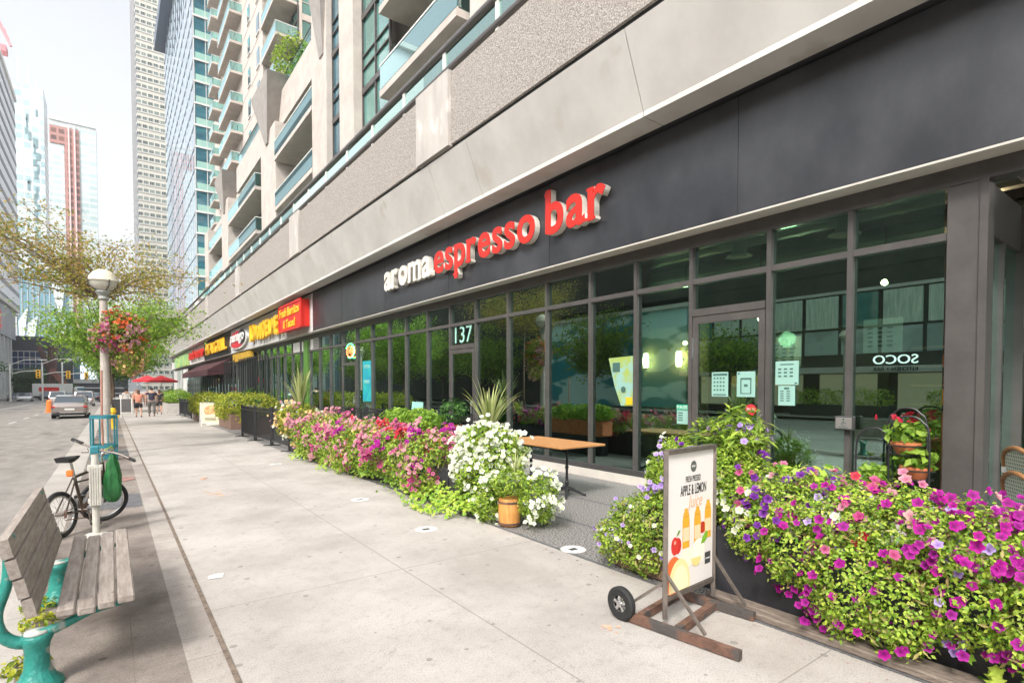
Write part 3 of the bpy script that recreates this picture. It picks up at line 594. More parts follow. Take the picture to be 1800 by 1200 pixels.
# burrito sign
t = empty('shop_sign', (6.45, 24, 4), 'yellow wavy letters with a red burritos and tacos box on grey fascia', 'sign')
MB().box(6.16, 6.5, 22.45, 26.0, 4.02, 5.12, .02).build('sign_box', M['red'], t)
bx = MB(); 
for a in ((22.45, 26.0, 5.06, 5.15), (22.45, 26.0, 3.99, 4.07), (22.42, 22.52, 4.0, 5.14), (25.94, 26.02, 4.0, 5.14)): bx.box(6.13, 6.2, *a)
bx.build('box_rim', M['red'], t)
text('Fresh Burritos', 'lettering', M['yellow'], t, (6.15, 25.8, 4.62), FR, w=3.1, h=.38, depth=.02, offset=.02); text('& Tacos!', 'lettering', M['yellow'], t, (6.15, 25.2, 4.12), FR, w=1.9, h=.36, depth=.02, offset=.02)
wv = 'LOADUDELMEX'
for i, c in enumerate(wv):
    y = 33.2-i*.64; l = text(c, 'letter', M['yellow'], t, (6.44, y, 4.1+.07*math.sin(i*1.1)), FR, w=.5, h=.82+.1*math.cos(i*1.3), depth=.16, offset=.03)
# oval pizza sign
t = empty('shop_sign', (6.45, 37, 4.4), 'red and white oval sign reading panago on grey fascia', 'sign')
def oval(x0, x1, cy, cz, ry, rz): return MB().add([(x, cy+ry*math.cos(a*.2094), cz+rz*math.sin(a*.2094)) for x in (x0, x1) for a in range(30)], [tuple(range(30)), tuple(range(30, 60))[::-1]]+[(i, (i+1) % 30, 30+(i+1) % 30, 30+i) for i in range(30)])
oval(6.36, 6.49, 37.1, 4.52, 2.75, .60).build('oval_border', M['white'], t); oval(6.33, 6.358, 37.25, 4.52, 2.45, .52).build('oval_face', mat('deep_red_face', (.55, .02, .04), .4), t)
oval(6.31, 6.328, 35.7, 4.60, 1.05, .44).build('oval_accent', M['black'], t)
text('panago', 'lettering', M['white'], t, (6.305, 39.3, 4.2), FR, w=4.5, h=.62, depth=.03, offset=.02, shear=.1)
# pita grill sign
t = empty('shop_sign', (6.45, 46, 4.4), 'black sign with red script and yellow letters reading pita and grill', 'sign')
text('PITA&GRILL.', 'lettering', M['yellow'], t, (6.36, 50.6, 4.12), FR, w=9.6, h=.88, depth=.1, offset=.02)
text('extreme', 'lettering', M['red'], t, (6.36, 62.5, 4.15), FR, w=10.5, h=.85, depth=.1, offset=.03, shear=.2)
o = MB().box(6.2, 6.47, 64, 76, 3.75, 4.9).build('shop_sign', mat('yellow_green_banner', (.55, .60, .12), .5, c2=(.08, .40, .25), ns=.35), loc=(6.4, 70, 4.2)); tag(o, 'farthest sign box in yellow and green at the end of the fascia', 'sign')
# awning
t = empty('awning', (6.3, 46, 3.1), 'dark maroon fabric awning over the far shopfront', 'awning')
MB().add([(6.75, 42, 3.55), (6.75, 58, 3.55), (5.3, 58, 2.75), (5.3, 42, 2.75), (5.3, 42, 2.35), (5.3, 58, 2.35), (6.75, 42, 2.5), (6.75, 58, 2.5)], [(0, 1, 2, 3), (3, 2, 5, 4), (0, 3, 4, 6), (1, 7, 5, 2)]).build('canopy', mat('maroon_canvas', (.05, .012, .015), .9, bump=.2), t)
m = MB()
for y in (42, 50, 58): m.tube([(5.3, y, 2.75), (6.78, y, 2.6)], .02, 6)
m.build('frame', M['black'], t)
o = MB().box(6.55, 6.75, 34.5, 40, 3.2, 3.7).build('window_sign', mat('yellow_menu_sign', (.62, .38, .03), .5, c2=(.3, .16, .02), ns=5), loc=(6.6, 37, 3.3)); tag(o, 'yellow sign strip under the oval red sign', 'sign')
# green column and green pole
tag(MB().box(6.76, 6.9, 23.75, 24.35, 0.0, 3.58).build('green_pilaster', mat('lime_green_pilaster', (.08, .20, .03), .5), loc=(6.8, 24, 0)), 'lime green pilaster between the louvre and the yellow menus', 'pilaster')
# 137, posters
mint = mat('mint_vinyl', (.36, .66, .55), .5)
o = text('137', 'door_number', mint, None, (6.858, 11.60, 2.66), FR, w=.78, h=.40, depth=.004, offset=.0, loc=(6.85, 11.2, 2.66)); tag(o, 'mint green number 137 above the left door', 'number')
paper = mat('glass_tinted_white_paper', (.27, .47, .40), .7); ink = mat('dark_ink', (.05, .12, .10), .7); inkr = mat('red_sticker', (.65, .03, .05), .5)  # white paper with the green glass tint and dimming mixed into its colour
def poster(y0, y1, z0, z1, label, lines, name='poster', x=6.855, m=None, group='papers on the glass'):
    o = empty(name, (x, (y0+y1)/2, z0), label, 'poster', group); MB().box(x-.003, x, y0, y1, z0, z1).build('sheet', m or paper, o)
    k = MB()
    for (a, b, c, d) in lines: k.box(x-.0055, x-.0035, y1-(y1-y0)*a, y1-(y1-y0)*b, z1-(z1-z0)*d, z1-(z1-z0)*c)
    if lines: k.build('print', ink, o)
    return o
rows = lambda c, r, y0=.25, y1=.9: [(.12+.76*i/c, .12+.76*(i+.55)/c, y0+(y1-y0)*j/r, y0+(y1-y0)*(j+.45)/r) for i in range(c) for j in range(r)]
poster(4.20, 4.45, 1.46, 1.80, 'glass-tinted white notice with a dark header on the left half of the door glass', [(.08, .95, .06, .15)]+rows(4, 4, .22, .85)+[(.1, .9, .9, .95)], x=6.819)
poster(3.81, 4.07, 1.46, 1.80, 'glass-tinted white notice with a boxed table on the right half of the door glass', [(.06, .16, .05, .12), (.2, .8, .25, .32), (.2, .26, .32, .85), (.74, .8, .32, .85), (.2, .8, .85, .88), (.4, .6, .5, .6)], x=6.819)
poster(3.27, 3.56, 1.62, 1.92, 'larger glass-tinted white notice on the pane right of the door', rows(3, 3, .3, .75)+[(.2, .8, .12, .16), (.84, .95, .9, .96)])
poster(3.31, 3.52, 1.36, 1.608, 'smaller glass-tinted white notice hanging under the larger one right of the door', rows(2, 5, .25, .85)+[(.35, .65, .08, .18)])
o = poster(4.86, 5.06, 1.04, 1.33, 'glass-tinted white inspection notice headed PASS left of the door', rows(1, 4, .4, .9)); MB().box(6.846, 6.851, 4.86, 5.06, 1.25, 1.33).build('header', mat('green_header', (.03, .40, .22), .5), o); text('PASS', 'lettering', M['white'], o, (6.845, 5.05, 1.265), FR, w=.18, h=.05, depth=.002)
o = MB().lathe((6.795+.012, 3.86, 1.29), [(.001, -.004), (.075, -.004), (.075, 0), (.001, 0)], 20, 'x').build('door_sticker', inkr, loc=(6.8, 3.86, 1.29)); tag(o, 'round red sticker on the door glass reading Pull', 'sticker'); text('Pull', 'lettering', M['white'], o, (6.80, 3.91, 1.27), FR, w=.10, h=.045, depth=.002, loc=(0, 0, 0))
# big juice poster on the pane in front of the column
t = empty('window_poster', (6.85, 6.1, 1.3), 'large curved white and lime juice poster on the pane before the round column', 'poster')
MB().add([(6.855, 6.46, 2.08), (6.855, 5.92, 2.10), (6.855, 5.92, 1.28), (6.855, 6.18, 1.28), (6.855, 6.32, 1.6)], [(0, 1, 2, 3, 4)]).build('sheet', mat('white_lime_print', (.26, .46, .41), .5, c2=(.32, .42, .09), ns=4.5, lo=.42, hi=.55), t)  # white ground of the print carries the shop glass tint in its colour
MB().box(6.846, 6.851, 6.2, 6.36, 1.85, 2.0).build('logo_square', ink, t); MB().lathe((6.848, 6.12, 1.55), [(.001, -.004), (.05, -.004), (.05, 0), (.001, 0)], 16, 'x').build('logo_disc', ink, t); MB().box(6.846, 6.851, 5.93, 6.06, 1.3, 1.42).build('juice_glass', M['yellow'], t)
# teal banner and neon open
t = empty('window_banner', (6.85, 17.2, 1.4), 'tall blue teal banner inside the left shop window', 'banner')
MB().box(6.85, 6.856, 16.95, 17.7, 1.1, 2.45).build('sheet', mat('blue_teal_print', (.01, .25, .38), .4, c2=(.03, .45, .40), ns=3), t)
text('OPEN', 'lettering', mint, t, (6.845, 17.6, 2.2), FR, w=.55, h=.12, depth=.003); text('MENU', 'lettering', mint, t, (6.845, 17.55, 1.7), FR, w=.45, h=.12, depth=.003)
t = empty('neon_sign', (6.8, 18.7, 2.6), 'oval red and green neon open sign above the left shop door', 'sign')
ng = mat('green_neon', (.1, .8, .3), emit=(.1, 1, .3), es=1.6); nr = mat('red_neon', (.9, .2, .1), emit=(1, .16, .04), es=1.6)
MB().tube([(6.79, 18.72+.42*math.cos(a*.3+.4), 2.85+.25*math.sin(a*.3+.4)) for a in range(17)], .018, 6).build('green_tube', ng, t); MB().tube([(6.79, 18.72+.34*math.cos(a*.33), 2.82+.18*math.sin(a*.33)) for a in range(20)], .018, 6).build('red_tube', nr, t); text('OPEN', 'lettering', nr, t, (6.79, 18.95, 2.76), FR, w=.5, h=.14, depth=.01)
t = empty('neon_sign', (6.9, 17.9, 1.4), 'small green lit letters inside the left shop door', 'sign'); text('OPEN', 'lettering', ng, t, (6.9, 18.1, 1.5), FR, w=.32, h=.12, depth=.01); text('7 DAYS', 'lettering', ng, t, (6.9, 18.1, 1.3), FR, w=.32, h=.10, depth=.01)
# accessible door button
t = empty('door_button', (6.75, 2.69, 1.15), 'square grey wheelchair push button on the dark mullion', 'button')
MB().box(6.735, 6.80, 2.60, 2.80, 1.10, 1.26, .008).build('housing', M['frame_d'], t); MB().box(6.725, 6.734, 2.615, 2.785, 1.115, 1.245, .003).build('push_plate', mat('brushed_plate', (.35, .33, .31), .4, .6), t)
m = MB().lathe((6.723, 2.70, 1.225), [(.001, -.001), (.011, -.001), (.011, .001), (.001, .001)], 10, 'x'); m.bar((6.723, 2.70, 1.21), (6.723, 2.695, 1.18), .006, .006); m.bar((6.723, 2.695, 1.18), (6.723, 2.67, 1.18), .006, .006); m.tube([(6.723, 2.70+.022*math.cos(a*.5-2.4), 1.17+.022*math.sin(a*.5-2.4)) for a in range(9)], .003, 4)
m.build('wheelchair_symbol', ink, t); text('PUSH', 'lettering', ink, t, (6.723, 2.745, 1.122), FR, w=.09, h=.018, depth=.001)
# interior furniture
def chair_x(x, y, rz, m):
    r = empty('cafe_chair', (x, y, 0), None, None); q = MB()
    MB().lathe((x, y, .44), [(.001, 0), (.2, 0), (.2, .03), (.001, .03)], 16).build('seat', M['black'], r)
    for i, (a, b) in enumerate(((-.16, -.16), (.16, -.16), (-.16, .16), (.16, .16))): MB().tube([(x+a, y+b, .44), (x+a*1.2, y+b*1.2, .03)], .014, 6).build('leg', M['black'], r)
    MB().tube([(x-.18, y+.16, .44), (x-.19, y+.2, .8), (x-.1, y+.22, .9), (x+.1, y+.22, .9), (x+.19, y+.2, .8), (x+.18, y+.16, .44)], .014, 6).build('backrest', M['black'], r)
    return r
c0 = chair_x(8.0, 8.35, 0, None); tag(c0, 'black bentwood chair inside, left of the inside table', 'chair', 'cafe chairs behind the glass')
c1 = copy_tree(c0); c1.location = (8.1, 6.3, 0); c1.rotation_euler = (0, 0, math.pi); tag(c1, 'black bentwood chair inside, right of the inside table', 'chair')
c3 = copy_tree(c0); c3.location = (8.6, 3.9, 0); c3.rotation_euler = (0, 0, .5); tag(c3, 'black bentwood chair inside behind the door glass', 'chair')
c2 = copy_tree(c0); c2.location = (8.7, 9.5, 0); c2.rotation_euler = (0, 0, 1.2); tag(c2, 'black chair inside, farthest behind the spiky plant', 'chair')
t = empty('cafe_table', (8.0, 7.6, 0), 'dark table inside the cafe behind the outdoor table', 'table'); MB().box(7.7, 8.5, 7.0, 8.1, .73, .76).build('tabletop', M['black'], t); MB().tube([(8.1, 7.55, .73), (8.1, 7.55, .05)], .03, 8).build('stem', M['black'], t); MB().box(7.85, 8.35, 7.3, 7.8, .02, .05).build('base', M['black'], t)
# menu boards inside
for i, (y, z) in enumerate(((4.9, 2.0), (3.2, 2.2))):
    o = empty('menu_board', (11, y, z), ['pale menu board hanging inside left of the door', 'tilted white picture board seen through the door glass'][i], 'menu board'); MB().box(10.98, 11.0, y+.3, y+.9, z, z+.6).build('board', mat('pale_board', (.55, .55, .5), emit=(.8, .8, .7), es=.08), o); k = MB()
    for a, b, c, d in rows(3, 5): k.box(10.972, 10.978, y+.9-.6*b, y+.9-.6*a, z+.6-.6*d, z+.6-.6*c)
    k.build('print', ink, o)
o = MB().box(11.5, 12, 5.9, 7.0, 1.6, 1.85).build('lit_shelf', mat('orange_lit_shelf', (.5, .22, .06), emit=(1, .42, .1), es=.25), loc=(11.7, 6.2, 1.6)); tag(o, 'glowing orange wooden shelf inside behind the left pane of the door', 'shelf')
for i, (x, y) in enumerate(((8.4, 5.0), (8.4, 3.4), (8.0, 8.6))):
    o = empty('ceiling_vent', (x, y, 3.75)); MB().lathe((x, y, 3.75), [(.19, .02), (.21, 0), (.12, .04), (.10, .3)], 20, caps=False).build('outer_ring', M['white'], o); MB().lathe((x, y, 3.74), [(.01, 0), (.1, .0), (.12, .04)], 16, caps=False).build('inner_cone', M['white'], o); tag(o, 'round ceiling air diffuser inside '+['beside the door head', 'above the right notices', 'above the table'][i], 'vent', 'round ceiling diffusers')
# ================= condo tower on the podium =================
CT = empty('condo_tower', (8, 30, 7.3), 'beige concrete condominium tower with green glass balconies above the podium', 'building')
def ct(mb, name, m, parent=None): return mb.build(name, M[m] if isinstance(m, str) else m, parent or CT)
def winwall(x, y0, y1, z0, z1, nb, fl, m='winglass', side=None):
    """glazing on the street face: panes with rails, mullions and spandrels"""
    g = MB().box(x+.08, x+.1, y0, y1, z0, z1); o = ct(g, 'window_wall', m); f = MB()
    for k in range(nb+1):
        y = y0+(y1-y0)*k/nb; f.box(x, x+.09, y-.035, y+.035, z0, z1)
    z = z0
    while z < z1: 
        f.box(x-.01, x+.085, y0, y1, z, z+.22); f.box(x+.01, x+.08, y0, y1, z+.95, z+1.0); f.box(x+.015, x+.08, y0, y1, z+1.45, z+1.5); z += fl
    f.build('window_frame', M['frame'] if side is None else M['beige'], o); return o
def wy(y, x0, x1, z0, z1, nb, fl, m='winglass'):
    """glazing on a face towards the camera"""
    o = ct(MB().box(x0, x1, y+.08, y+.1, z0, z1), 'window_wall', m); f = MB()
    for k in range(nb+1):
        x = x0+(x1-x0)*k/nb; f.box(x-.035, x+.035, y, y+.09, z0, z1)
    z = z0
    while z < z1: f.box(x0, x1, y-.01, y+.085, z, z+.5); f.box(x0, x1, y+.02, y+.08, z+1.4, z+1.45); z += fl
    f.build('window_frame', M['beige'], o); return o
cur = M['curtain']
def balcony(x0, x1, y0, y1, z, glass='glass_clear', rail=1.05, np_=5):
    b = ct(MB().box(x0, x1, y0, y1, z, z+.22), 'balcony', 'beige')
    r = MB(); r.box(x0+.02, x0+.035, y0+.03, y1-.03, z+.27, z+rail); r.box(x0+.03, x1, y0+.02, y0+.035, z+.27, z+rail); r.box(x0+.03, x1, y1-.035, y1-.02, z+.27, z+rail); r.build('balcony_glass', M[glass], b)
    f = MB(); f.box(x0, x0+.05, y0, y1, z+rail, z+rail+.05); f.box(x0+.05, x1, y0, y0+.05, z+rail, z+rail+.05); f.box(x0+.05, x1, y1-.05, y1, z+rail, z+rail+.05)
    for k in range(np_+1):
        y = y0+.02+(y1-y0-.06)*k/np_; f.box(x0+.036, x0+.07, y, y+.03, z+.22, z+rail)
    for k in range(1, 3): f.box(x0+(x1-x0)*k/3, x0+(x1-x0)*k/3+.03, y0+.036, y0+.06, z+.22, z+rail)
    f.build('balcony_rail', M['white'], b); return b
FL = 2.87; Z1 = 11.66
core = MB()
core.box(9.6, 22, 3, 24.2, 7.31, 30); core.box(9.6, 22, 24.3, 47.9, 7.31, 19.0); core.box(15.4, 30, 24.5, 44.95, 19.01, 60)
core.box(12.5, 30, 45.0, 50.2, 19.01, 75); core.box(10.85, 30, 50.21, 66.6, 7.31, 90); core.box(12.2, 30, 66.61, 86, 7.31, 90)
ct(core, 'wall', 'beige')
# street-side columns and spandrels of the low block
for (a, b, x0, zt) in ((10.6, 12.7, 8.0, 30), (20.9, 22.5, 7.8, 30), (24.0, 26.1, 7.75, 30), (33.5, 37.2, 7.85, 16.9), (49.2, 52.3, 7.85, 16.9), (60.5, 63, 7.9, 16.9)):
    ct(MB().box(x0, 9.62, a, b, 7.31, zt), 'column', 'beige')
winwall(8.15, 18.3, 20.9, 7.31, 30, 2, FL); winwall(8.0, 22.5, 24.0, 7.31, 30, 1, FL, 'winglass_b'); winwall(9.3, 12.7, 18.3, 7.31, 30, 4, FL)
for z in [Z1+FL*k for k in range(-1, 6)]:
    ct(MB().box(8.4, 8.42, 18.5, 20.7, z+.4, z+2.3), 'curtain', cur)
winwall(9.0, 4, 10.6, 7.31, 30, 5, FL)
for k in range(-1, 6): balcony(7.7, 9.3, 12.9, 18.15, Z1+FL*k)
for k in range(-1, 3): balcony(7.75, 9.6, 26.2, 33.4, Z1+FL*k) if k != 2 else None
winwall(9.2, 26.1, 33.5, 7.31, 16.9, 4, FL); winwall(8.5, 37.2, 38.6, 7.31, 16.9, 1, FL)
for k in range(-1, 2): balcony(7.8, 9.6, 38.8, 49.0, Z1+FL*k)
winwall(9.2, 38.6, 49.2, 7.31, 16.9, 5, FL)
for k in range(-1, 2): balcony(7.9, 9.6, 52.5, 60.3, Z1+FL*k)
winwall(9.2, 52.3, 60.5, 7.31, 16.9, 4, FL)
ct(MB().box(8.3, 9.6, 24.3, 47.9, 16.92, 18.85), 'parapet', 'beige'); ct(MB().box(8.6, 9.6, 48, 63, 16.92, 17.4), 'parapet', 'beige')
ct(MB().box(8.5, 8.52, 26.3, 47.9, 18.86, 19.9), 'terrace_glass', 'glass_clear'); ct(MB().tube([(8.5, 26.3, 19.93), (8.5, 47.9, 19.93)], .03, 6), 'terrace_rail', 'frame')
# slanted concrete brackets over the columns
def bracket(y0, y1, x, z0, z1, x2):
    ym = (y0+y1)/2; m = MB()
    m.add([(x, ym-.25, z0), (x, ym+.25, z0), (x-.35, y0-.2, z1), (x-.35, y1+.5, z1), (x2, ym-.25, z0), (x2, ym+.25, z0), (x2, y0-.2, z1), (x2, y1+.5, z1)],
      [(0, 2, 3, 1), (0, 4, 6, 2), (1, 3, 7, 5), (2, 6, 7, 3), (4, 5, 7, 6), (0, 1, 5, 4)])
    ct(m, 'bracket', mat('grey_bracket_concrete', (.33, .30, .275), .8, c2=(.26, .24, .22), ns=2, bump=.1) if 'grey_bracket_concrete' not in bpy.data.materials else bpy.data.materials['grey_bracket_concrete'])
bracket(33.5, 37.2, 7.75, 16.2, 19.6, 9.5); bracket(49.2, 52.3, 7.75, 16.0, 19.0, 9.5); bracket(24.0, 25.2, 7.7, 16.2, 20.2, 9.5)
# upper slabs with balconies
for k in range(18):
    z = 21.9+2.87*k
    if z < 62: balcony(10.7, 12.5, 45.2, 50.15, z-1.6, np_=4)
    if z < 66: balcony(9.75, 10.85, 58.8, 66.0, z-4.3, np_=4)
    if z < 72: balcony(10.9, 12.2, 78.2, 81.6, z-5.4, np_=2)
wy(44.88, 12.6, 15.3, 19.1, 62, 2, FL); winwall(12.35, 45.2, 50.1, 19.1, 70, 3, FL)
for k in range(22):
    z = 9.5+2.87*k
    for (y, w_) in ((51.4, 1.0), (55.2, .9)): o = ct(MB().box(10.80, 10.86, y, y+w_, z, z+1.5), 'narrow_window', 'winglass_b'); MB().box(10.76, 10.848, y-.08, y+w_+.08, z-.12, z-.001).build('window_sill', M['smooth'], o)
sb = MB()
for k in range(22): sb.box(10.82, 10.87, 50.3, 66.5, 9.1+2.87*k, 9.16+2.87*k)
ct(sb, 'string_course', 'smooth')
# planter shrub on a balcony
o = foliage('terrace_shrub', [(8.3, 32.5, 20.3, .7, 2.0, .6)], 900, .16, M['leaf_mid'], None); tag(o, 'green shrub on the terrace of the condo tower', 'shrub')
# ================= towers farther off =================
def tower(name, label, x0, x1, y0, y1, z0, z1, m, top=None, cat='tower', extra=None):
    r = empty(name, ((x0+x1)/2, (y0+y1)/2, 0), label, cat); MB().box(x0, x1, y0, y1, z0, z1).build('wall', m, r)
    if top: MB().box(x0-.4, x1+.4, y0-.4, y1+.4, z1, z1+top).build('roof', M['smooth'], r)
    return r
fm_pale = mat('pale_mirror_glass', (.50, .60, .66), .03, .85)
r = empty('glass_tower', (15, 115, 0), 'blue green glass office tower with a pale mirror side beyond the condo', 'tower')
MB().box(10.0, 40, 88, 134, 14, 70.5).build('mirror_wall', fm_pale, r)
g = MB().box(10.05, 24, 87.8, 87.98, 14, 70.5).build('glazed_front', M['winglass_b'], r); f = MB(); f2 = MB()
for k in range(19):
    z = 14+3*k; f.box(9.95, 24, 87.62, 87.79, z, z+.22); f2.box(10.2, 24, 87.72, 87.795, z+.22, z+1.15)
for k in range(10): f.box(10.0+1.45*k, 10.06+1.45*k, 87.7, 87.79, 14, 70.5)
f.build('window_frame', M['white'], g); f2.build('spandrel_glass', mat('pale_green_spandrel', (.25, .45, .40), .15, c2=(.33, .52, .46), ns=1), g)
f = MB()
for k in range(19): f.box(9.92, 10.0, 88, 134, 14+3*k, 14.12+3*k)
for k in range(15): f.box(9.93, 10.0, 88+3*k, 88.06+3*k, 14, 70.5)
f.build('fins', mat('grey_joint', (.38, .43, .48), .5), r)
MB().box(8.3, 41, 87, 134.5, 70.5, 73).build('roof', mat('blue_grey_soffit', (.12, .15, .20), .5), r); MB().box(10.3, 39, 90, 132, 0, 13.98).build('lobby', M['winglass'], r)
for y in (88.8, 104, 120): MB().lathe((10.2, y, 0), [(.6, 0), (.6, 14)], 14).build('column', M['smooth'], r)
o = MB().add([(4.8, 96, 11.6), (4.8, 122, 11.6), (14, 122, 11.6), (14, 88, 11.6), (4.8, 96, 12.7), (4.8, 122, 12.7), (14, 122, 13.4), (14, 88, 13.4)], [(0, 1, 2, 3), (4, 5, 6, 7), (0, 4, 5, 1), (0, 3, 7, 4), (1, 5, 6, 2)]).build('entrance_canopy', mat('grey_canopy', (.25, .22, .20), .6), loc=(9, 105, 11)); tag(o, 'grey flat canopy projecting over the pavement beyond the podium', 'canopy')
t1 = facademat('slim_tower_skin', 3.0, 1.9, (.56, .54, .47), (.02, .035, .035), (.16, .20, .18), vf=.58, hf=.82, grough=.2, mull=(3, (.40, .42, .37)))
t1s = facademat('slim_tower_side', 3.0, 60, (.50, .50, .50), (.03, .04, .05), (.06, .07, .08), vf=.6, hf=.97)
r = empty('slim_tower', (16, 270, 0), 'very tall slim pale tower with window bands left of the glass tower', 'tower')
MB().box(9.65, 26, 250.05, 300, 0, 215).build('side_wall', t1s, r); MB().box(9.7, 26, 250, 250.04, 0, 215).build('front_wall', t1, r)
m = MB()
for k in range(71): m.box(9.6, 26.1, 249.8, 250, 3*k, 3*k+.5)
m.build('floor_band', mat('pale_floor_band', (.44, .44, .41), .7), r)
m = MB()
for k in range(71): m.box(9.48, 9.64, 252, 299, 3*k+1.9, 3*k+3.0)
m.build('side_band', mat('grey_side_band', (.45, .45, .46), .7), r)
# left side of the street
stripe = facademat('striped_office_skin', 3.6, 9, (.62, .65, .70), (.16, .19, .23), (.20, .24, .28), vf=.30, hf=1.1)
r = empty('striped_office', (-35, 160, 0), 'white office block with dark diagonal looking floor stripes at the left edge', 'building')
MB().box(-50, -20, 118, 203, 21, 80).build('wall', mat('pale_office_wall', (.74, .76, .80), .4), r); m = MB()
for k in range(16): m.box(-20.0, -19.9, 118, 203, 22.5+3.6*k, 23.6+3.6*k); m.box(-50, -20, 202.98, 203.1, 22.5+3.6*k, 23.6+3.6*k)
m.build('window_band', mat('dark_band', (.04, .05, .065), .35), r)
MB().box(-51, -19.6, 117, 203.6, 80, 81.2).build('roof', M['white'], r)
r = empty('grey_arena_front', (-30, 150, 0), 'dark grey low building with overhanging roof at the left edge', 'building')
MB().box(-55, -20.6, 100, 178, 0, 13).build('wall', mat('grey_cladding', (.17, .17, .18), .6, c2=(.24, .24, .25), ns=.4), r); MB().box(-56, -18.8, 98, 182, 13, 20).build('upper_wall', mat('mid_grey_cladding', (.26, .27, .29), .6, c2=(.33, .34, .36), ns=.2), r); MB().box(-57, -18.2, 97, 184, 20, 21).build('roof', M['smooth'], r)
m = MB()
for k in range(14): m.box(-20.62, -20.5, 101+5.4*k, 104.6+5.4*k, 1, 11)
m.build('window', M['winglass_b'], r); m = MB()
for k in range(15): m.box(-19.6, -18.9, 100+5.4*k, 100.5+5.4*k, -1, 13)
m.build('pier', M['white'], r)
MB().lathe((-18.75, 158, 16.0), [(.1, -.1), (2.1, -.1), (2.1, .1), (.1, .1)], 24, 'x').build('round_emblem', M['red'], r); text('S', 'lettering', M['white'], r, (-18.64, 157.2, 14.9), (0, 1, 0), w=1.6, h=2.2, depth=.08)
# end of the street
r = empty('dark_glass_hall', (-10, 200, 0), 'low dark glass building closing the end of the street', 'building')
MB().box(-27, 4, 190, 230, -2, 14.8).build('wall', mat('black_glass_wall', (.05, .055, .065), .3), r)
g = MB().box(-20.4, -13.5, 189.7, 189.95, 6, 10.8).build('window', mat('deep_blue_glass', (.01, .03, .09), .1, coat=.5, c2=(.03, .06, .16), ns=.3), r); f = MB()
for k in range(7): f.box(-20.4+1.15*k-.05, -20.4+1.15*k+.05, 189.5, 189.69, 6, 10.9)
for z in (6, 10.8, 9.2, 7.6): f.box(-20.4, -13.4 if z != 10.8 else -4, 189.45 if z in (6, 10.8) else 189.6, 189.69, z-.08, z+.08)
f.build('window_frame', M['white'], g)
m = MB().box(-8.2, -2.6, 189.4, 189.7, 2.5, 9.9).build('screen_frame', M['white'], r); MB().box(-6.6, -2.8, 189.2, 189.39, 3.6, 9.5).build('screen', mat('lit_white_screen', (.7, .8, .9), emit=(.85, .93, 1), es=.5), m); MB().box(-8.0, -6.7, 189.2, 189.39, 3.6, 9.5).build('screen_side', mat('blue_grey_panel', (.08, .18, .25), .3), m)
m = MB()
for z in (-.5, 1.0): m.box(-11, 3, 188.9, 189.6, z, z+.35)
m.build('white_ledge', M['white'], r)
MB().box(-28, -4, 186, 189, -1.2, 3.2).build('hedge_wall', M['leaf_dark'], r) if False else None
far = lambda n, fl, bay, wall, g1, g2, **k: facademat(n, fl, bay, wall, g1, g2, **k)
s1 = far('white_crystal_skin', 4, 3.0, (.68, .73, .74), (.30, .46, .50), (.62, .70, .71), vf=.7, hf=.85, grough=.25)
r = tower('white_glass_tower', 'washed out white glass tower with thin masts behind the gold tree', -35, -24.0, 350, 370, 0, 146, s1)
for i, (x, z, h_) in enumerate(((-33.5, 146, 14), (-30, 146, 9), (-27, 146, 5))): MB().box(x, x+.6, 352, 352.6, z, z+h_).build('mast', M['white'], r)
tg = mat('teal_grey_glass', (.18, .30, .32), .3)
for k in range(30):
    x = -28.8+R.uniform(-2.4, 2.4); z = 45+k*3.0; MB().box(x, x+R.uniform(.5, 1.5), 349.7, 349.98, z, z+R.uniform(2, 5)).build('glazing_strip', tg, r)
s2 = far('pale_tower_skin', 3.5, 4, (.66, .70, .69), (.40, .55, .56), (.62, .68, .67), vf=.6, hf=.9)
r = empty('pale_tower', (-18, 410, 0), 'pale tower with red brown gridded stripes rising behind the street lamp', 'tower')
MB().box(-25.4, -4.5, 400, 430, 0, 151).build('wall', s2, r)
s3 = far('red_brown_grid_skin', 4.0, 3.4, (.46, .22, .19), (.06, .025, .025), (.28, .11, .06), vf=.62, hf=.72, grough=.6)
MB().box(-18.9, -12.3, 399.5, 399.95, 20, 148).build('red_grid', s3, r); MB().box(-25.2, -18.9, 399.6, 399.95, 138, 148).build('red_crown', s3, r)
m = MB(); 
for x in (-17.2, -14.6): m.box(x, x+.7, 399.0, 399.49, 20, 149.5)
m.build('pink_rib', mat('pink_rib', (.80, .58, .56), .6), r); MB().box(-25.5, -4.4, 399.3, 430.4, 151, 152.5).build('roof', M['white'], r)
s4 = mat('blue_crystal_glass', (.20, .42, .52), .15, .3, c2=(.42, .60, .66), ns=.15, stretch=(3, 3, .3))
r = empty('crystal_pavilion', (-18, 250, 0), 'faceted blue glass building with white triangular folds behind the lamp', 'building')
MB().box(-25.5, -11.5, 250, 275, 0, 42).build('wall', s4, r); m = MB()
for k in range(10): m.box(-25.5+1.45*k, -25.36+1.45*k, 249.8, 249.99, 0, 42)
m.build('fins', M['white'], r)
m = MB()
for (a, b, c) in (((-17, 41), (-12, 41.5), (-13.8, 25)), ((-25, 24), (-22.5, 29), (-24.5, 10)), ((-18, 4), (-12.2, 30), (-13.6, 5)), ((-24, 22), (-20, 26), (-22.5, 4))):
    m.add([(a[0], 249.7, a[1]), (b[0], 249.7, b[1]), (c[0], 248.2, c[1]), (c[0]+.3, 249.7, c[1])], [(0, 1, 2), (0, 2, 3), (1, 3, 2)])
m.build('white_fold', mat('white_fold_panel', (.75, .82, .85), .3), r)
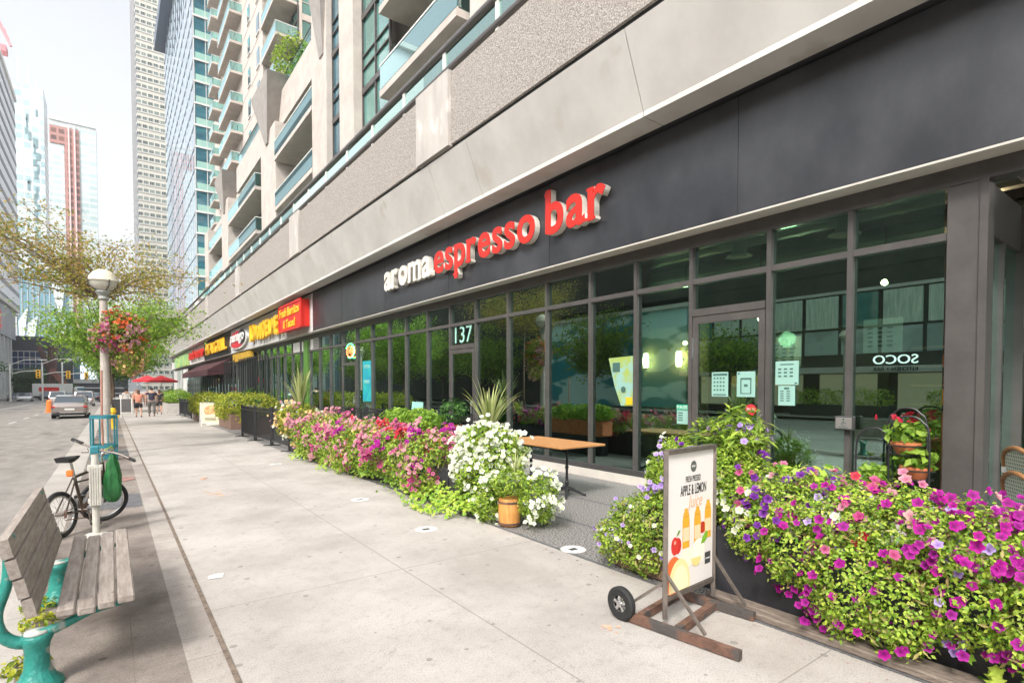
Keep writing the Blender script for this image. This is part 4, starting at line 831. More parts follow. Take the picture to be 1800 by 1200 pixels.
# crane on the striped office
r = empty('tower_crane', (-24, 186, 81), 'pink red tower crane jib above the striped office', 'crane'); cp = mat('faded_red_steel', (.62, .22, .24), .6)
m = MB(); m.bar((-22.6, 186, 81), (-22.6, 186, 90), .9, .9); m.build('mast', cp, r); m = MB(); m.bar((-18.5, 184, 86), (-26.5, 186, 104), .5, .5); m.bar((-18.8, 184, 87.5), (-26.5, 186, 106), .2, .2)
for k in range(7): t_ = k/7; m.bar((-18.5-8*t_, 184+2*t_, 86+18*t_), (-19.6-8*t_, 184+2*t_, 90+18*t_), .15, .15)
m.build('jib', cp, r); MB().box(-22.0, -19.4, 184, 187, 84.5, 86).build('machine_deck', cp, r)
# ================= opposite side of the street (seen mirrored in the shop glass) =================
r = empty('opposite_block', (-21, 8, 0), 'low office block with curtained window band across the street', 'building')
MB().box(-40, -20.4, -30, 98, 8.2, 15).box(-40, -20.42, -30, 24, 0, 8.19).box(-40, -20.42, 40, 98, 0, 8.19).build('wall', mat('dark_brown_facade', (.05, .042, .036), .7, c2=(.075, .062, .052), ns=.5), r)
m = MB(); n2 = MB()
for k in range(26): (m if k % 5 else n2).box(-20.4, -20.3, -29+2.05*k, -27.2+2.05*k, 5.0, 6.85)
m.build('curtained_window', M['curtain'], r); n2.build('bare_window', M['winglass'], r)
m = MB()
for k in range(26): m.box(-20.4, -20.32, -29+2.05*k, -27.15+2.05*k, 3.45, 4.85)
m.build('panel', mat('grey_green_panel', (.30, .36, .35), .4, c2=(.42, .50, .48), ns=.4, lo=.45, hi=.55), r); MB().box(-20.9, -20.3, -30, 24, 6.95, 7.12).build('cornice', M['smooth'], r); MB().box(-21.5, -19.0, -30, 24, 2.35, 2.68).build('canopy', M['smooth'], r)
m = MB()
for k in range(13): m.box(-20.4, -20.3, -28+4*k, -25+4*k, .4, 2.3)
m.build('shop_window', mat('lit_window', (.3, .3, .25), .3, emit=(1, .8, .5), es=.12), r)
t = empty('opposite_sign', (-19.1, 10, 3.9), 'white letters reading SOCO over the shop across the street, seen mirrored', 'sign'); text('SOCO', 'lettering', mat('lit_white_letter', (.9, .9, .9), emit=(1, 1, 1), es=1.0), t, (-18.95, 9.7, 2.78), (0, 1, 0), w=2.0, h=.46, depth=.08); text('KITCHEN + BAR', 'lettering', M['black'], t, (-18.95, 9.7, 2.42), (0, 1, 0), w=2.0, h=.20, depth=.05)
r = tower('opposite_glass_block', 'cyan glass block across the street beyond the low office', -39, -20.2, 24.3, 39.6, 0, 7.4, mat('cyan_glass', (.04, .30, .36), .3, 0, c2=(.55, .80, .82), ns=.35, lo=.50, hi=.55, det=2, stretch=(1, .6, 1.6)), top=.3, cat='building')
# ================= bench =================
def flat_curve(pts, wy_, t, mb, y):   # ribbon casting in the XZ plane with thickness in Y
    for a, b in zip(pts[:-1], pts[1:]): mb.bar((a[0], y, a[1]), (b[0], y, b[1]), wy_, t, up=(1, 0, 0) if abs(b[1]-a[1]) < abs(b[0]-a[0]) else (0, 0, 1))
def spline(pts, n=8):
    out = []; P = [pts[0]]+list(pts)+[pts[-1]]
    for i in range(1, len(P)-2):
        for k in range(n):
            t = k/n; out.append(tuple(.5*((2*P[i][d])+(-P[i-1][d]+P[i+1][d])*t+(2*P[i-1][d]-5*P[i][d]+4*P[i+1][d]-P[i+2][d])*t*t+(-P[i-1][d]+3*P[i][d]-3*P[i+1][d]+P[i+2][d])*t**3) for d in range(len(pts[0]))))
    out.append(tuple(pts[-1])); return out
BE = empty('park_bench', (-.2, 4.45, 0), 'weathered wooden plank bench on teal cast iron pedestals at the kerb', 'bench')
for yp in (3.80, 5.22):
    p = MB().lathe((-.34, yp, 0), [(.115, 0), (.11, .02), (.08, .05), (.058, .10), (.052, .19), (.060, .235), (.070, .255), (.068, .275), (.062, .285)], 24).build('pedestal', M['teal'], BE, smooth=True)
    MB().lathe((-.34, yp, .286), [(.001, 0), (.056, 0), (.050, .014), (.001, .016)], 20, caps=False).build('worn_cap', mat('flaked_white_paint', (.42, .45, .40), .8, c2=(.55, .55, .5), ns=12), p, smooth=True)
    # back support loops down behind, seat support sweeps to the front
    m = MB(); pts = spline([(-.30, yp, .265), (-.40, yp, .25), (-.475, yp, .31), (-.495, yp, .42), (-.455, yp, .56), (-.445, yp, .68), (-.45, yp, .79), (-.42, yp, .83)], 6)
    m.tube(pts, [.036-.020*i/len(pts) for i in range(len(pts))], 10)
    m.tube(spline([(-.36, yp, .265), (-.24, yp, .30), (-.12, yp, .345), (.0, yp, .362), (.085, yp, .372)], 5), [.034, .032, .03, .028, .027, .026, .025, .024, .023, .022, .021, .02, .019, .018, .017, .016, .015, .014, .013, .012, .011], 10)
    m.build('arm_casting', M['teal'], BE, smooth=True)
for i, x in enumerate((-.250, -.163, -.076, .011)):
    z = .375+.012*abs(i-1); m = MB().box(x, x+.078, 3.66, 5.40, z, z+.045, .008); m.build('seat_plank', M['wood'], BE)
for i in range(4):
    zz = .43+i*.105; xx = -.320-.022*i-.006*i; m = MB(); v = Vector((-.21, 0, .978))
    a = Vector((xx, 3.64, zz)); n = Vector((.978, 0, .21))
    m.add([a, a-n*.045, a-n*.045+v*.098, a+v*.098]+[p_+Vector((0, 1.76, 0)) for p_ in (a, a-n*.045, a-n*.045+v*.098, a+v*.098)], [(0, 1, 2, 3), (7, 6, 5, 4), (0, 4, 5, 1), (1, 5, 6, 2), (2, 6, 7, 3), (3, 7, 4, 0)]); m.build('back_plank', M['wood'], BE)
m = MB()
for yp in (3.80, 5.22):
    for x in (-.2, -.105, -.01, .08): m.lathe((x, yp, .432), [(.001, .002), (.009, .001), (.009, 0)], 8, caps=False)
m.build('bolt', M['steel'], BE)
# ================= bicycle rack post =================
t = empty('bike_post', (-.15, 7.3, 0), 'stubby off white post with boxed casing beside the leaning bicycle', 'post')
MB().tube([(-.15, 7.3, 0), (-.15, 7.3, .88)], .034, 14).build('shaft', M['whitepost'], t); MB().lathe((-.15, 7.3, 0), [(.11, 0), (.10, .02), (.04, .03)], 18).build('foot_plate', M['whitepost'], t)
m = MB()
for a in range(5): m.box(-.202+.021*a, -.183+.021*a, 7.235, 7.365, .33, .74, .004)
m.box(-.215, -.085, 7.245, 7.355, .36, .40, .005); m.box(-.215, -.085, 7.245, 7.355, .70, .76, .005); m.build('casing', M['whitepost'], t)
MB().box(-.19, -.11, 7.26, 7.34, .88, .96, .01).build('cap', M['tealblue'], t)
# ================= bicycle =================
BK = empty('bicycle', (-.25, 7.6, 0), 'old black bicycle leaning by the white post with its front wheel turned', 'bicycle')
def wheel(c, ax, r, parent, name='wheel'):
    c, ax = Vector(c), Vector(ax).normalized(); u = ax.cross(Vector((0, 0, 1))).normalized(); v = u.cross(ax)
    ring = lambda rr, n=40: [c+(u*math.cos(2*math.pi*k/n)+v*math.sin(2*math.pi*k/n))*rr for k in range(n+1)]
    t_ = MB().tube(ring(r-.022), .022, 8, False).build(name, M['rubber'], parent, smooth=True); MB().tube(ring(r-.052), .012, 6, False).build('rim', M['chrome'], t_, smooth=True)
    s = MB()
    for k in range(22): a = 2*math.pi*k/22; s.tube([c+ax*(.02 if k % 2 else -.02), c+(u*math.cos(a)+v*math.sin(a))*(r-.06)], .0018, 3)
    s.build('spokes', M['chrome'], t_); MB().tube([c-ax*.045, c+ax*.045], .02, 10).build('hub', M['steel'], t_)
RW = Vector((-.45, 7.42, .245)); FW = Vector((-.09, 8.02, .25)); d = (FW-RW); d.z = 0; d.normalize(); side = Vector((d.y, -d.x, 0))
wheel(RW, side+Vector((0, 0, .12)), .245, BK); wheel(FW, (-.25, .95, .10), .25, BK, 'front_wheel')
BBk = RW+d*.34+Vector((0, 0, -.03)); ST = RW+d*.22+Vector((0, 0, .36)); HT = RW+d*.68+Vector((0, 0, .42)); HB = RW+d*.71+Vector((0, 0, .30))
m = MB()
for a, b, r_ in ((BBk, ST, .016), (ST, HT, .017), (BBk, HB, .02), (HT+Vector((0, 0, .04)), HB-Vector((0, 0, .03)), .021), (ST-Vector((0, 0, .06)), HB, .011)): m.tube([a, b], r_, 8)
for s_ in (-.05, .05):
    m.tube([BBk+side*s_*.5, RW+side*s_], .009, 6); m.tube([ST+side*s_*.3, RW+side*s_], .008, 6)
m.build('frame', mat('dark_bike_paint', (.03, .022, .018), .35, c2=(.08, .05, .03), ns=12), BK)
m = MB()
fs = Vector((.95, .25, 0))
for s_ in (-.05, .05): m.tube([HB-Vector((0, 0, .02)), HB+d*.02+Vector((0, 0, -.04))+Vector((-.25, .95, 0))*s_, FW+Vector((-.25, .95, 0))*s_], .011, 6)
m.build('fork', M['black'], BK)
m = MB().tube([ST, ST+(ST-BBk).normalized()*.20], .013, 8); m.build('seat_post', M['chrome'], BK)
sp = ST+(ST-BBk).normalized()*.21
MB().add([tuple(sp+d*a+side*b+Vector((0, 0, c))) for a, b, c in ((-.13, -.075, .03), (-.13, .075, .03), (-.02, .07, .025), (.05, .025, .03), (.14, .018, .03), (.14, -.018, .03), (.05, -.025, .03), (-.02, -.07, .025), (-.12, -.06, -.02), (-.12, .06, -.02), (-.02, .05, -.025), (.12, .012, .0), (.12, -.012, .0), (-.02, -.05, -.025), (-.14, 0, .045), (.0, 0, .04))],
   [(0, 14, 1), (1, 14, 15, 2), (0, 7, 15, 14), (2, 15, 3), (7, 6, 15), (3, 15, 4), (6, 5, 15), (4, 15, 5), (1, 2, 10, 9), (0, 8, 13, 7), (2, 3, 4, 11, 10), (7, 13, 12, 5, 6), (8, 9, 10, 11, 12, 13), (0, 1, 9, 8), (4, 5, 12, 11)]).build('saddle', M['rubber'], BK)
MB().box(sp.x-.03, sp.x+.03, sp.y-.12, sp.y-.09, sp.z-.17, sp.z-.10, .01).build('rear_reflector', M['orange'], BK)
hs_ = HT+Vector((0, 0, .14)); MB().tube([HT, hs_, hs_+fs*.04+Vector((0, 0, .02))], .013, 8).build('stem', M['chrome'], BK)
hb = hs_+Vector((.02, 0, .03)); hd = Vector((.72, .28, -.02)).normalized()*.0+Vector((.5, -.22, -.12)).normalized()
MB().tube(spline([tuple(hb-hd*.30+Vector((0, 0, .06))), tuple(hb-hd*.12+Vector((0, 0, .02))), tuple(hb), tuple(hb+hd*.14), tuple(hb+hd*.27+Vector((0, -.03, -.03)))], 5), .012, 8).build('handlebar', M['steel'], BK)
for s_ in (-1, 1): MB().tube([hb+hd*.22*s_+Vector((0, 0, .05 if s_ < 0 else -.02)), hb+hd*.33*s_+Vector((0, -.02*s_, .075 if s_ < 0 else -.05))], .02, 8).build('grip', M['rubber'], BK)
m = MB()
for s_ in (-1, 1): m.tube([hb+hd*.17*s_, hb+hd*.2*s_+Vector((.04, -.05, -.05)), hb+hd*.29*s_+Vector((.05, -.05, -.07))], .006, 5)
m.build('brake_lever', M['black'], BK)
m = MB().tube([BBk-side*.06, BBk+side*.06], .02, 10); ck = BBk+side*.06; m.tube([ck, ck+Vector((.02, -.03, -.15))], .009, 6); m.tube([BBk-side*.06, BBk-side*.06+Vector((-.02, .03, .15))], .009, 6); m.build('crank', M['steel'], BK)
cr = MB(); n_ = 28
ring = [ck-side*.01+(d*math.cos(2*math.pi*k/n_)+Vector((0, 0, 1))*math.sin(2*math.pi*k/n_))*(.085) for k in range(n_+1)]; cr.tube(ring, .008, 5, False); cr.tube([ck-side*.01-d*.08, ck-side*.01+d*.08], .006, 4); cr.build('chainring', M['rust'], BK)
ch = MB(); ch.tube([ck+Vector((0, 0, .085))-side*.01, RW+side*.05+Vector((0, 0, .035))], .005, 4); ch.tube([ck-Vector((0, 0, .085))-side*.01, RW+side*.05-Vector((0, 0, .06))], .005, 4); ch.lathe(tuple(RW+side*.05), [(.04, -.01), (.04, .01)], 12, 'x'); ch.build('chain', M['rust'], BK)
for pq in (ck+Vector((.02, -.03, -.15)), BBk-side*.06+Vector((-.02, .03, .15))): MB().box(pq.x-.005, pq.x+.095, pq.y-.035, pq.y+.035, pq.z-.012, pq.z+.012, .004).build('pedal', M['black'], BK)
# green bag hanging on the handlebar
P, N = blobs([(.04, 7.98, .50, .10, .09, .24)], 10)
bgm = MB(); prof = [(.03, .30), (.045, .26), (.075, .18), (.10, .05), (.115, -.08), (.105, -.20), (.05, -.26), (.001, -.27)]
V = []; F = []; n_ = 26
for i, (r_, z) in enumerate(prof):
    for k in range(n_):
        a = 2*math.pi*k/n_; rr = r_*(1+.20*math.sin(a*5+z*9)+.12*math.sin(a*9-z*20)+.06*math.sin(a*13+z*31)); V.append((.0+rr*math.cos(a)*.74, 7.93+rr*math.sin(a)*.6, .50+z))
for i in range(len(prof)-1):
    for k in range(n_): F.append((i*n_+k, (i+1)*n_+k, (i+1)*n_+(k+1) % n_, i*n_+(k+1) % n_))
t = empty('plastic_bag', (.0, 7.93, .3), 'green plastic bag hanging from the bicycle handlebar', 'bag'); bgm.add(V, F).build('bag', mat('green_plastic', (.010, .10, .025), .38, c2=(.035, .20, .055), ns=9, bump=1.0, bs=22, stretch=(1, 1, .35)), t, smooth=True)
MB().tube([(.0, 7.93, .86), (.0, 7.93, .90), tuple(hb)], .006, 5).build('bag_handle', M['leaf_mid'], t)
# ================= tree guard, lamp post, hydrant =================
gx, gy, g0 = -.14, 15.1, G(15.1)
t = empty('tree_guard', (gx, gy, g0), 'blue green metal guard of flat bars around the young tree', 'tree guard'); m = MB(); m2 = MB()
for k in range(10):
    a = k*math.pi/5; m.bar((gx+.235*math.cos(a), gy+.235*math.sin(a), g0+.0), (gx+.235*math.cos(a), gy+.235*math.sin(a), g0+1.0), .035, .012, up=(-math.sin(a), math.cos(a), 0))
m.build('upright_bars', M['tealblue'], t)
MB().tube([(gx-.02, gy, g0), (gx-.03, gy, g0+1.1), (gx-.02, gy, g0+2.0)], .022, 6).build('stake', mat('pinkish_stake', (.40, .20, .15), .7), t)
for z in (.08, .32, .97): MB().lathe((gx, gy, g0+z), [(.225, -.035), (.255, -.035), (.255, .035), (.225, .035), (.225, -.035)], 24, caps=False).build('hoop', M['tealblue'], t)
LX, LY, L0 = -.11, 16.6, G(16.6)
def lamp(x, y, z0, label):
    t = empty('street_lamp', (x, y, z0), label, 'street lamp', 'globe street lamps along the kerb')
    MB().lathe((x, y, z0), [(.14, 0), (.13, .3), (.105, .42), (.10, 1.2), (.082, 3.75)], 16).build('post', M['post'], t, smooth=False)
    MB().lathe((x, y, z0+3.75), [(.09, 0), (.12, .04), (.10, .10), (.16, .20), (.15, .24)], 16).build('collar', mat('grey_lamp_collar', (.28, .29, .27), .5), t)
    MB().lathe((x, y, z0+4.22), [(.12, -.235), (.2, -.19), (.27, -.1), (.30, .0)], 24, caps=False).build('lower_globe', mat('clear_lamp_globe', (.58, .55, .47), .15, coat=.8), t, smooth=True)
    m = MB()
    for k in range(4): a = k*math.pi/2+.4; m.tube([(x+.155*math.cos(a), y+.155*math.sin(a), z0+3.99), (x+.3*math.cos(a), y+.3*math.sin(a), z0+4.09), (x+.325*math.cos(a), y+.325*math.sin(a), z0+4.23)], .014, 6)
    m.build('cradle_arms', M['frame'], t)
    MB().lathe((x, y, z0+4.22), [(.315, -.012), (.325, 0), (.30, .02), (.28, .11), (.20, .22), (.1, .275), (.001, .29)], 24, caps=False).build('upper_globe', M['globe_top'], t, smooth=True)
    return t
lamp(LX, LY, L0, 'tall beige lamp post with a frosted globe and a hanging flower basket')
l2 = copy_tree(bpy.data.objects['street_lamp']); l2.location = (-.05, 36, G(36)); l2['label'] = 'second beige lamp post mostly hidden by the green tree'
l3 = copy_tree(bpy.data.objects['street_lamp']); l3.location = (-17.0, 12.3, 0); l3['label'] = 'globe lamp across the street, seen mirrored in the shop glass'
# hanging basket
HBX = empty('flower_basket', (LX+.35, LY, L0+2.9), 'hanging basket of orange and pink flowers trailing from the lamp post', 'flower basket')
MB().tube([(LX, LY, L0+3.35), (LX+.36, LY-.05, L0+3.42), (LX+.36, LY-.05, L0+3.1)], .018, 6).build('bracket', M['black'], HBX); MB().lathe((LX+.34, LY-.05, L0+2.62), [(.05, 0), (.26, .16), (.33, .38)], 18).build('basket', M['soil'], HBX)
bb = [(LX+.42, LY-.12, L0+3.0, .48, .42, .46), (LX+.28, LY-.12, L0+3.25, .34, .36, .26), (LX+.48, LY-.1, L0+2.45, .30, .26, .52), (LX+.0, LY-.22, L0+2.9, .26, .2, .30), (LX+.62, LY-.1, L0+2.9, .30, .3, .34)]
foliage('leaves', bb, 3600, .055, M['leaf_mid'], HBX); foliage('hanging_leaves', bb, 1400, .05, M['leaf_gold'], HBX)
flowers(bb[:2], 200, .042, M['p_orange'], HBX, clump=5); flowers(bb[2:4]+bb[:1], 280, .04, M['p_rose'], HBX, clump=6); flowers(bb[3:4]+bb[:1], 120, .04, M['p_pink'], HBX, clump=6); flowers(bb[2:3], 110, .04, M['p_cream'], HBX, clump=4)
# hydrant
def hydrant(x, y):
    z = G(y); t = empty('fire_hydrant', (x, y, z), 'yellow fire hydrant on the kerb strip behind the tree guard', 'hydrant'); yl = mat('hydrant_yellow', (.80, .52, .02), .5)
    MB().lathe((x, y, z), [(.19, 0), (.19, .05), (.13, .07), (.12, .65), (.16, .68), (.15, .74), (.12, .84), (.05, .9), (.03, .95), (.001, .96)], 18).build('barrel', yl, t, smooth=False); m = MB()
    m.lathe((x-.24, y, z+.5), [(.06, 0), (.06, .48)], 12, 'x'); m.lathe((x, y-.22, z+.45), [(.08, 0), (.07, .2)], 12, 'y'); m.build('outlet', yl, t); MB().lathe((x, y, z+.86), [(.10, 0), (.08, .05), (.03, .14)], 12).build('bonnet', M['black'], t)
hydrant(.02, 27.5)
# newspaper boxes / A frame signs at the kerb
def aframe(x, y, w_, h_, label, body, face, lines=True, name='sandwich_board'):
    z = G(y); t = empty(name, (x, y, z), label, 'sandwich board'); m = MB()
    for s_ in (-1, 1):
        for e in (-1, 1): m.bar((x+e*w_/2, y+.28*s_, z), (x+e*w_/2, y+.02*s_, z+h_), .04, .03)
        m.bar((x-w_/2, y+.25*s_, z+.12), (x+w_/2, y+.25*s_, z+.12), .03, .04); m.bar((x-w_/2, y+.02*s_, z+h_), (x+w_/2, y+.02*s_, z+h_), .04, .04)
    m.build('frame', body, t)
    a = Vector((x-w_/2+.03, y-.25, z+.14)); b = Vector((x+w_/2-.03, y-.25, z+.14)); tp = Vector((0, .22, h_-.18)); P = [a, b, b+tp, a+tp]; o_ = Vector((0, -.02, 0))
    MB().add(P+[p_+o_ for p_ in P], [(0, 1, 2, 3), (7, 6, 5, 4), (0, 4, 5, 1), (1, 5, 6, 2), (2, 6, 7, 3), (3, 7, 4, 0)]).build('board', face, t); return t, a+o_, tp
t, a, tp = aframe(3.62, 27.2, .95, 1.0, 'white framed pizza sandwich board before the yellow green planters', M['white'], mat('pale_poster', (.80, .72, .50), .6))
k = MB(); c = a+tp*.62+Vector((.44, -.006, 0)); k.add([tuple(c)]+[tuple(c+Vector((.36*math.cos(q*.35), -.004+tp.y*.25*math.sin(q*.35), .26*math.sin(q*.35)))) for q in range(18)], [(0, 1+i, 1+(i+1) % 18) for i in range(18)]); k.build('pizza_print', mat('pizza_print', (.55, .2, .07), .6, c2=(.8, .6, .3), ns=12), t)
k = MB()
for i in range(3): q = a+tp*(.26-.07*i)+Vector((.1, -.006, 0)); k.bar(q, q+Vector((.45, 0, 0)), .006, .02)
k.build('text_lines', M['frame'], t); MB().box(3.35, 3.85, 26.9, 27.4, G(27)+.0, G(27)+.12, .02).build('weight', M['cream'], t)
aframe(.72, 44, .75, 1.05, 'white sandwich board standing at the kerb nearest the walkers', M['white'], M['frame']); aframe(.2, 39, .5, 1.1, 'narrow black sandwich board by the yellow hydrant', M['white'], M['black'])
aframe(1.0, 58, .8, 1.2, 'white sandwich board farther along the kerb', M['white'], M['white'])
# ================= juice sign on a steel stand =================
J = empty('sidewalk_sign', (3.25, 2.2, 0), 'white apple and lemon juice poster sign on a rusty wheeled steel stand', 'sign')
A = Vector((2.95, 2.26, 0)); B = Vector((3.56, 2.30, 0)); dj = (B-A).normalized(); nj = dj.cross(Vector((0, 0, 1)))
zb, zt_ = .20, 1.15
m = MB()
for p_ in (A, B): m.bar(p_+Vector((0, 0, .05)), p_+Vector((0, 0, zt_+.02)), .032, .03)
m.bar(A+Vector((0, 0, zb-.02)), B+Vector((0, 0, zb-.02)), .03, .03); m.bar(A+Vector((0, 0, zt_+.012)), B+Vector((0, 0, zt_+.012)), .05, .03); m.build('frame', M['steel'], J)
def q3(u, v, off): return tuple(A+dj*(.02+u*(B-A).length*.955)+Vector((0, 0, zb+v*(zt_-zb)))+nj*off)
MB().add([q3(0, 0, .004), q3(1, 0, .004), q3(1, 1, .004), q3(0, 1, .004), q3(0, 0, -.004), q3(1, 0, -.004), q3(1, 1, -.004), q3(0, 1, -.004)], [(0, 1, 2, 3), (7, 6, 5, 4), (0, 4, 5, 1), (1, 5, 6, 2), (2, 6, 7, 3), (3, 7, 4, 0)]).build('poster', mat('warm_white_poster', (.74, .70, .68), .45, c2=(.78, .72, .66), ns=1.5), J)
def flat(name, pts, c, layer=1, rough=.5, parent=J, mt=None):
    n_ = len(pts); return MB().add([q3(u, v, .0045+.0006*layer) for u, v in pts], [tuple(range(n_))]).build(name, mt or mat(name+'_print', c, rough), parent)
asp = .61/.95
circ = lambda cu, cv, r, n_=24, sx=1, sy=1, a0=0, a1=2*math.pi: [(cu+r*sx*math.cos(a0+(a1-a0)*k/n_), cv+r*sy*asp*math.sin(a0+(a1-a0)*k/n_)) for k in range(n_)]
flat('round_logo', circ(.53, .885, .065), (.10, .11, .10), 1)
def jt(s, u, v, w_, h_, m_, sh=0, off=.0): return text(s, 'lettering', m_, J, q3(u, v, .0055), dj, w=w_, h=h_, depth=.0012, shear=sh, offset=off)
jt('NEW', .49, .878, .045, .016, M['white']); blk = mat('black_print', (.03, .03, .03), .5)
jt('FRESH PRESSED', .36, .775, .19, .042, blk); jt('APPLE & LEMON', .25, .68, .33, .072, blk, off=.008); jt('Juice', .40, .555, .19, .115, mat('pale_orange_print', (.80, .42, .25), .5), .3)
for i, (u, v) in enumerate(((.30, .295), (.55, .29), (.79, .32))):
    b_ = [(u, v), (u+.15, v), (u+.15, v+.20), (u+.135, v+.25), (u+.11, v+.27), (u+.11, v+.29), (u+.04, v+.29), (u+.04, v+.27), (u+.015, v+.25), (u, v+.20)]
    flat('juice_bottle', b_, (.75, .38, .03), 2); flat('bottle_label', [(u+.01, v+.05), (u+.14, v+.05), (u+.14, v+.15), (u+.01, v+.15)], (.86, .62, .40), 3); flat('bottle_cap', [(u+.02, v+.225), (u+.13, v+.225), (u+.13, v+.235), (u+.02, v+.235)], (.62, .30, .04), 3)
flat('apple', circ(.14, .335, .075, sy=1.35), (.62, .04, .03), 4); flat('apple', circ(.205, .33, .07, sy=1.3), (.55, .03, .02), 3); flat('apple_leaf', [(.17, .40), (.21, .44), (.25, .44), (.22, .41)], (.15, .30, .04), 5); flat('apple_shine', circ(.14, .36, .022), (.80, .35, .28), 5); flat('apple_back', circ(.74, .41, .07), (.50, .04, .02), 1)
flat('leaf', [(.70, .29), (.74, .34), (.82, .375), (.86, .37), (.84, .32), (.78, .29)], (.20, .42, .03), 5); flat('pale_slice', circ(.42, .22, .16, sy=.7), (.84, .80, .62), 3); flat('pale_slice', circ(.65, .24, .14, sy=1.1), (.86, .83, .70), 4)
flat('red_apple_front', [(max(0.0, a_), b_) for a_, b_ in circ(.12, .12, .17, sy=1.3)], (.72, .16, .04), 5); flat('lemon', [(max(0.0, a_), b_) for a_, b_ in circ(.24, .05, .22, sy=1.3) if b_ > 0], (.84, .70, .34), 6); flat('lemon_core', [(max(0.0, a_), b_) for a_, b_ in circ(.25, .045, .17, sy=1.3) if b_ > 0], (.86, .78, .50), 7); flat('lemon_slice', circ(.60, .205, .11, a0=math.pi, a1=2*math.pi), (.82, .66, .25), 5)
flat('square_logo', [(.80, .12), (.93, .12), (.93, .21), (.80, .21)], (.06, .06, .06), 2); jt('aroma', .82, .155, .055, .012, M['white'])
m = MB()   # rusty base: two channels and cross rails
m.bar((2.80, 2.56, .035), (2.92, 1.70, .035), .045, .055); m.bar((3.42, 2.60, .035), (3.50, 1.94, .035), .045, .055); m.bar((2.90, 2.12, .035), (3.46, 2.22, .035), .048, .05); m.bar((2.87, 2.40, .035), (3.44, 2.50, .035), .042, .05)
m.build('base_rails', M['rust'], J); m = MB()

for a_, b_ in (((2.95, 2.26, .36), (2.90, 1.92, .08)), ((2.95, 2.26, .30), (2.83, 2.50, .08)), ((3.56, 2.30, .36), (3.52, 2.02, .08))): MB().bar(a_, b_, .018, .018).build('brace', M['steel'], J)
wc = Vector((2.79, 2.50, .115)); m = MB(); prof = [(.055, -.022), (.10, -.026), (.113, -.016), (.113, .016), (.10, .026), (.055, .022)]
wv_ = MB().lathe(tuple(wc), prof, 30, 'x', caps=False).build('wheel', M['rubber'], J, smooth=False)
m.lathe(tuple(wc), [(.001, -.026), (.022, -.026), (.022, .026), (.001, .026)], 14, 'x', caps=False)
for k in range(5): a_ = k*1.257+.3; m.bar(tuple(wc+Vector((-.012, 0, 0))), tuple(wc+Vector((-.012, .065*math.cos(a_), .065*math.sin(a_)))), .02, .016, up=(1, 0, 0))
m.tube([wc+Vector((-.012, .062*math.cos(k*.262), .062*math.sin(k*.262))) for k in range(25)], .006, 5, False); m.build('wheel_hub', M['chrome'], wv_)
# ================= outdoor table =================
def table(x, y, label, name='patio_table'):
    t = empty(name, (x, y, 0), label, 'table'); o = MB().box(-.43, .43, -.78, .78, .735, .765, .006); v = [(x+a, y+b, c) for a, b, c in o.v]; o.v = v; o.build('tabletop', M['tablewood'], t)
    MB().box(x-.38, x+.38, y-.7, y+.7, .715, .734).build('under_frame', M['black'], t)
    for yy in (y-.42, y+.42):
        p_ = MB().lathe((x, yy, 0), [(.05, .08), (.035, .12), (.022, .14), (.03, .20), (.02, .23), (.018, .38), (.028, .42), (.018, .46), (.018, .66), (.03, .70), (.04, .72)], 14).build('pedestal', M['black'], t); m = MB()
        for k in range(4):
            a = k*math.pi/2+.78; m.tube([(x, yy, .12), (x+.1*math.cos(a), yy+.1*math.sin(a), .09), (x+.24*math.cos(a), yy+.24*math.sin(a), .025), (x+.28*math.cos(a), yy+.28*math.sin(a), .015)], [.03, .024, .016, .02], 6)
        m.build('claw_foot', M['black'], p_)
    return t
table(5.35, 6.28, 'empty orange brown wooden table on black iron pedestals before the shop glass')
# ================= sidewalk fences =================
def fence(y0, y1, x0, x1, label, zt=1.02, n=18):
    t = empty('metal_fence', (x0, y0, G(y0)), label, 'fence', 'black patio fence panels'); z = G((y0+y1)/2); a = Vector((x0, y0, z)); b = Vector((x1, y1, z)); m = MB()
    for zz in (zt, zt-.10, .14): m.bar(a+Vector((0, 0, zz)), b+Vector((0, 0, zz)), .03, .03)
    m.build('rails', M['black'], t); m = MB()
    for k in range(1, n): p_ = a.lerp(b, k/n); m.bar(p_+Vector((0, 0, .14)), p_+Vector((0, 0, zt)), .014, .014)
    m.build('balusters', M['black'], t)
    for p_ in (a, b): MB().bar(p_, p_+Vector((0, 0, zt+.05)), .05, .05).bar(p_+Vector((-.22, 0, .012)), p_+Vector((.22, 0, .012)), .05, .02).build('post', M['black'], t)
    return t
fence(14.35, 16.1, 3.62, 3.60, 'black metal fence panel nearest the pink flowers'); fence(16.2, 18.0, 3.60, 3.55, 'second black fence panel from the pink flowers'); fence(18.1, 19.9, 3.55, 3.52, 'third black fence panel from the pink flowers, its end turning at a planter')
fence(34.5, 37, 3.55, 3.5, 'black fence panel beyond the yellow green planters'); fence(37.1, 39.5, 3.5, 3.45, 'farthest black fence panel before the pale stone planter')
fence(12.6, 15.2, 6.0, 6.0, 'short black fence close to the left shop glass', 1.0, 20); fence(15.3, 18.1, 6.0, 6.0, 'black fence against the glass beneath the neon sign', 1.0, 20); fence(9.9, 12.5, 6.25, 6.25, 'black fence against the glass behind the white sandwich board', .95, 20)
for i, (y, x) in enumerate(((39, 6.3), (33, 6.4), (30.8, 6.5))):
    m = MB(); t = empty('patio_railing', (x, y, 0), ['farthest tall black bar screen under the awning', 'middle tall black bar screen under the oval sign', 'nearest tall black bar screen under the yellow letters'][i], 'railing', 'tall black bar screens')
    for k in range(9): m.bar((x, y-1.0+k*.62, 0), (x, y-1.0+k*.62, 3.3), .045, .045)
    m.bar((x, y-1.0, 3.2), (x, y+3.9, 3.2), .05, .05)
    m.build('bars', M['black'], t)
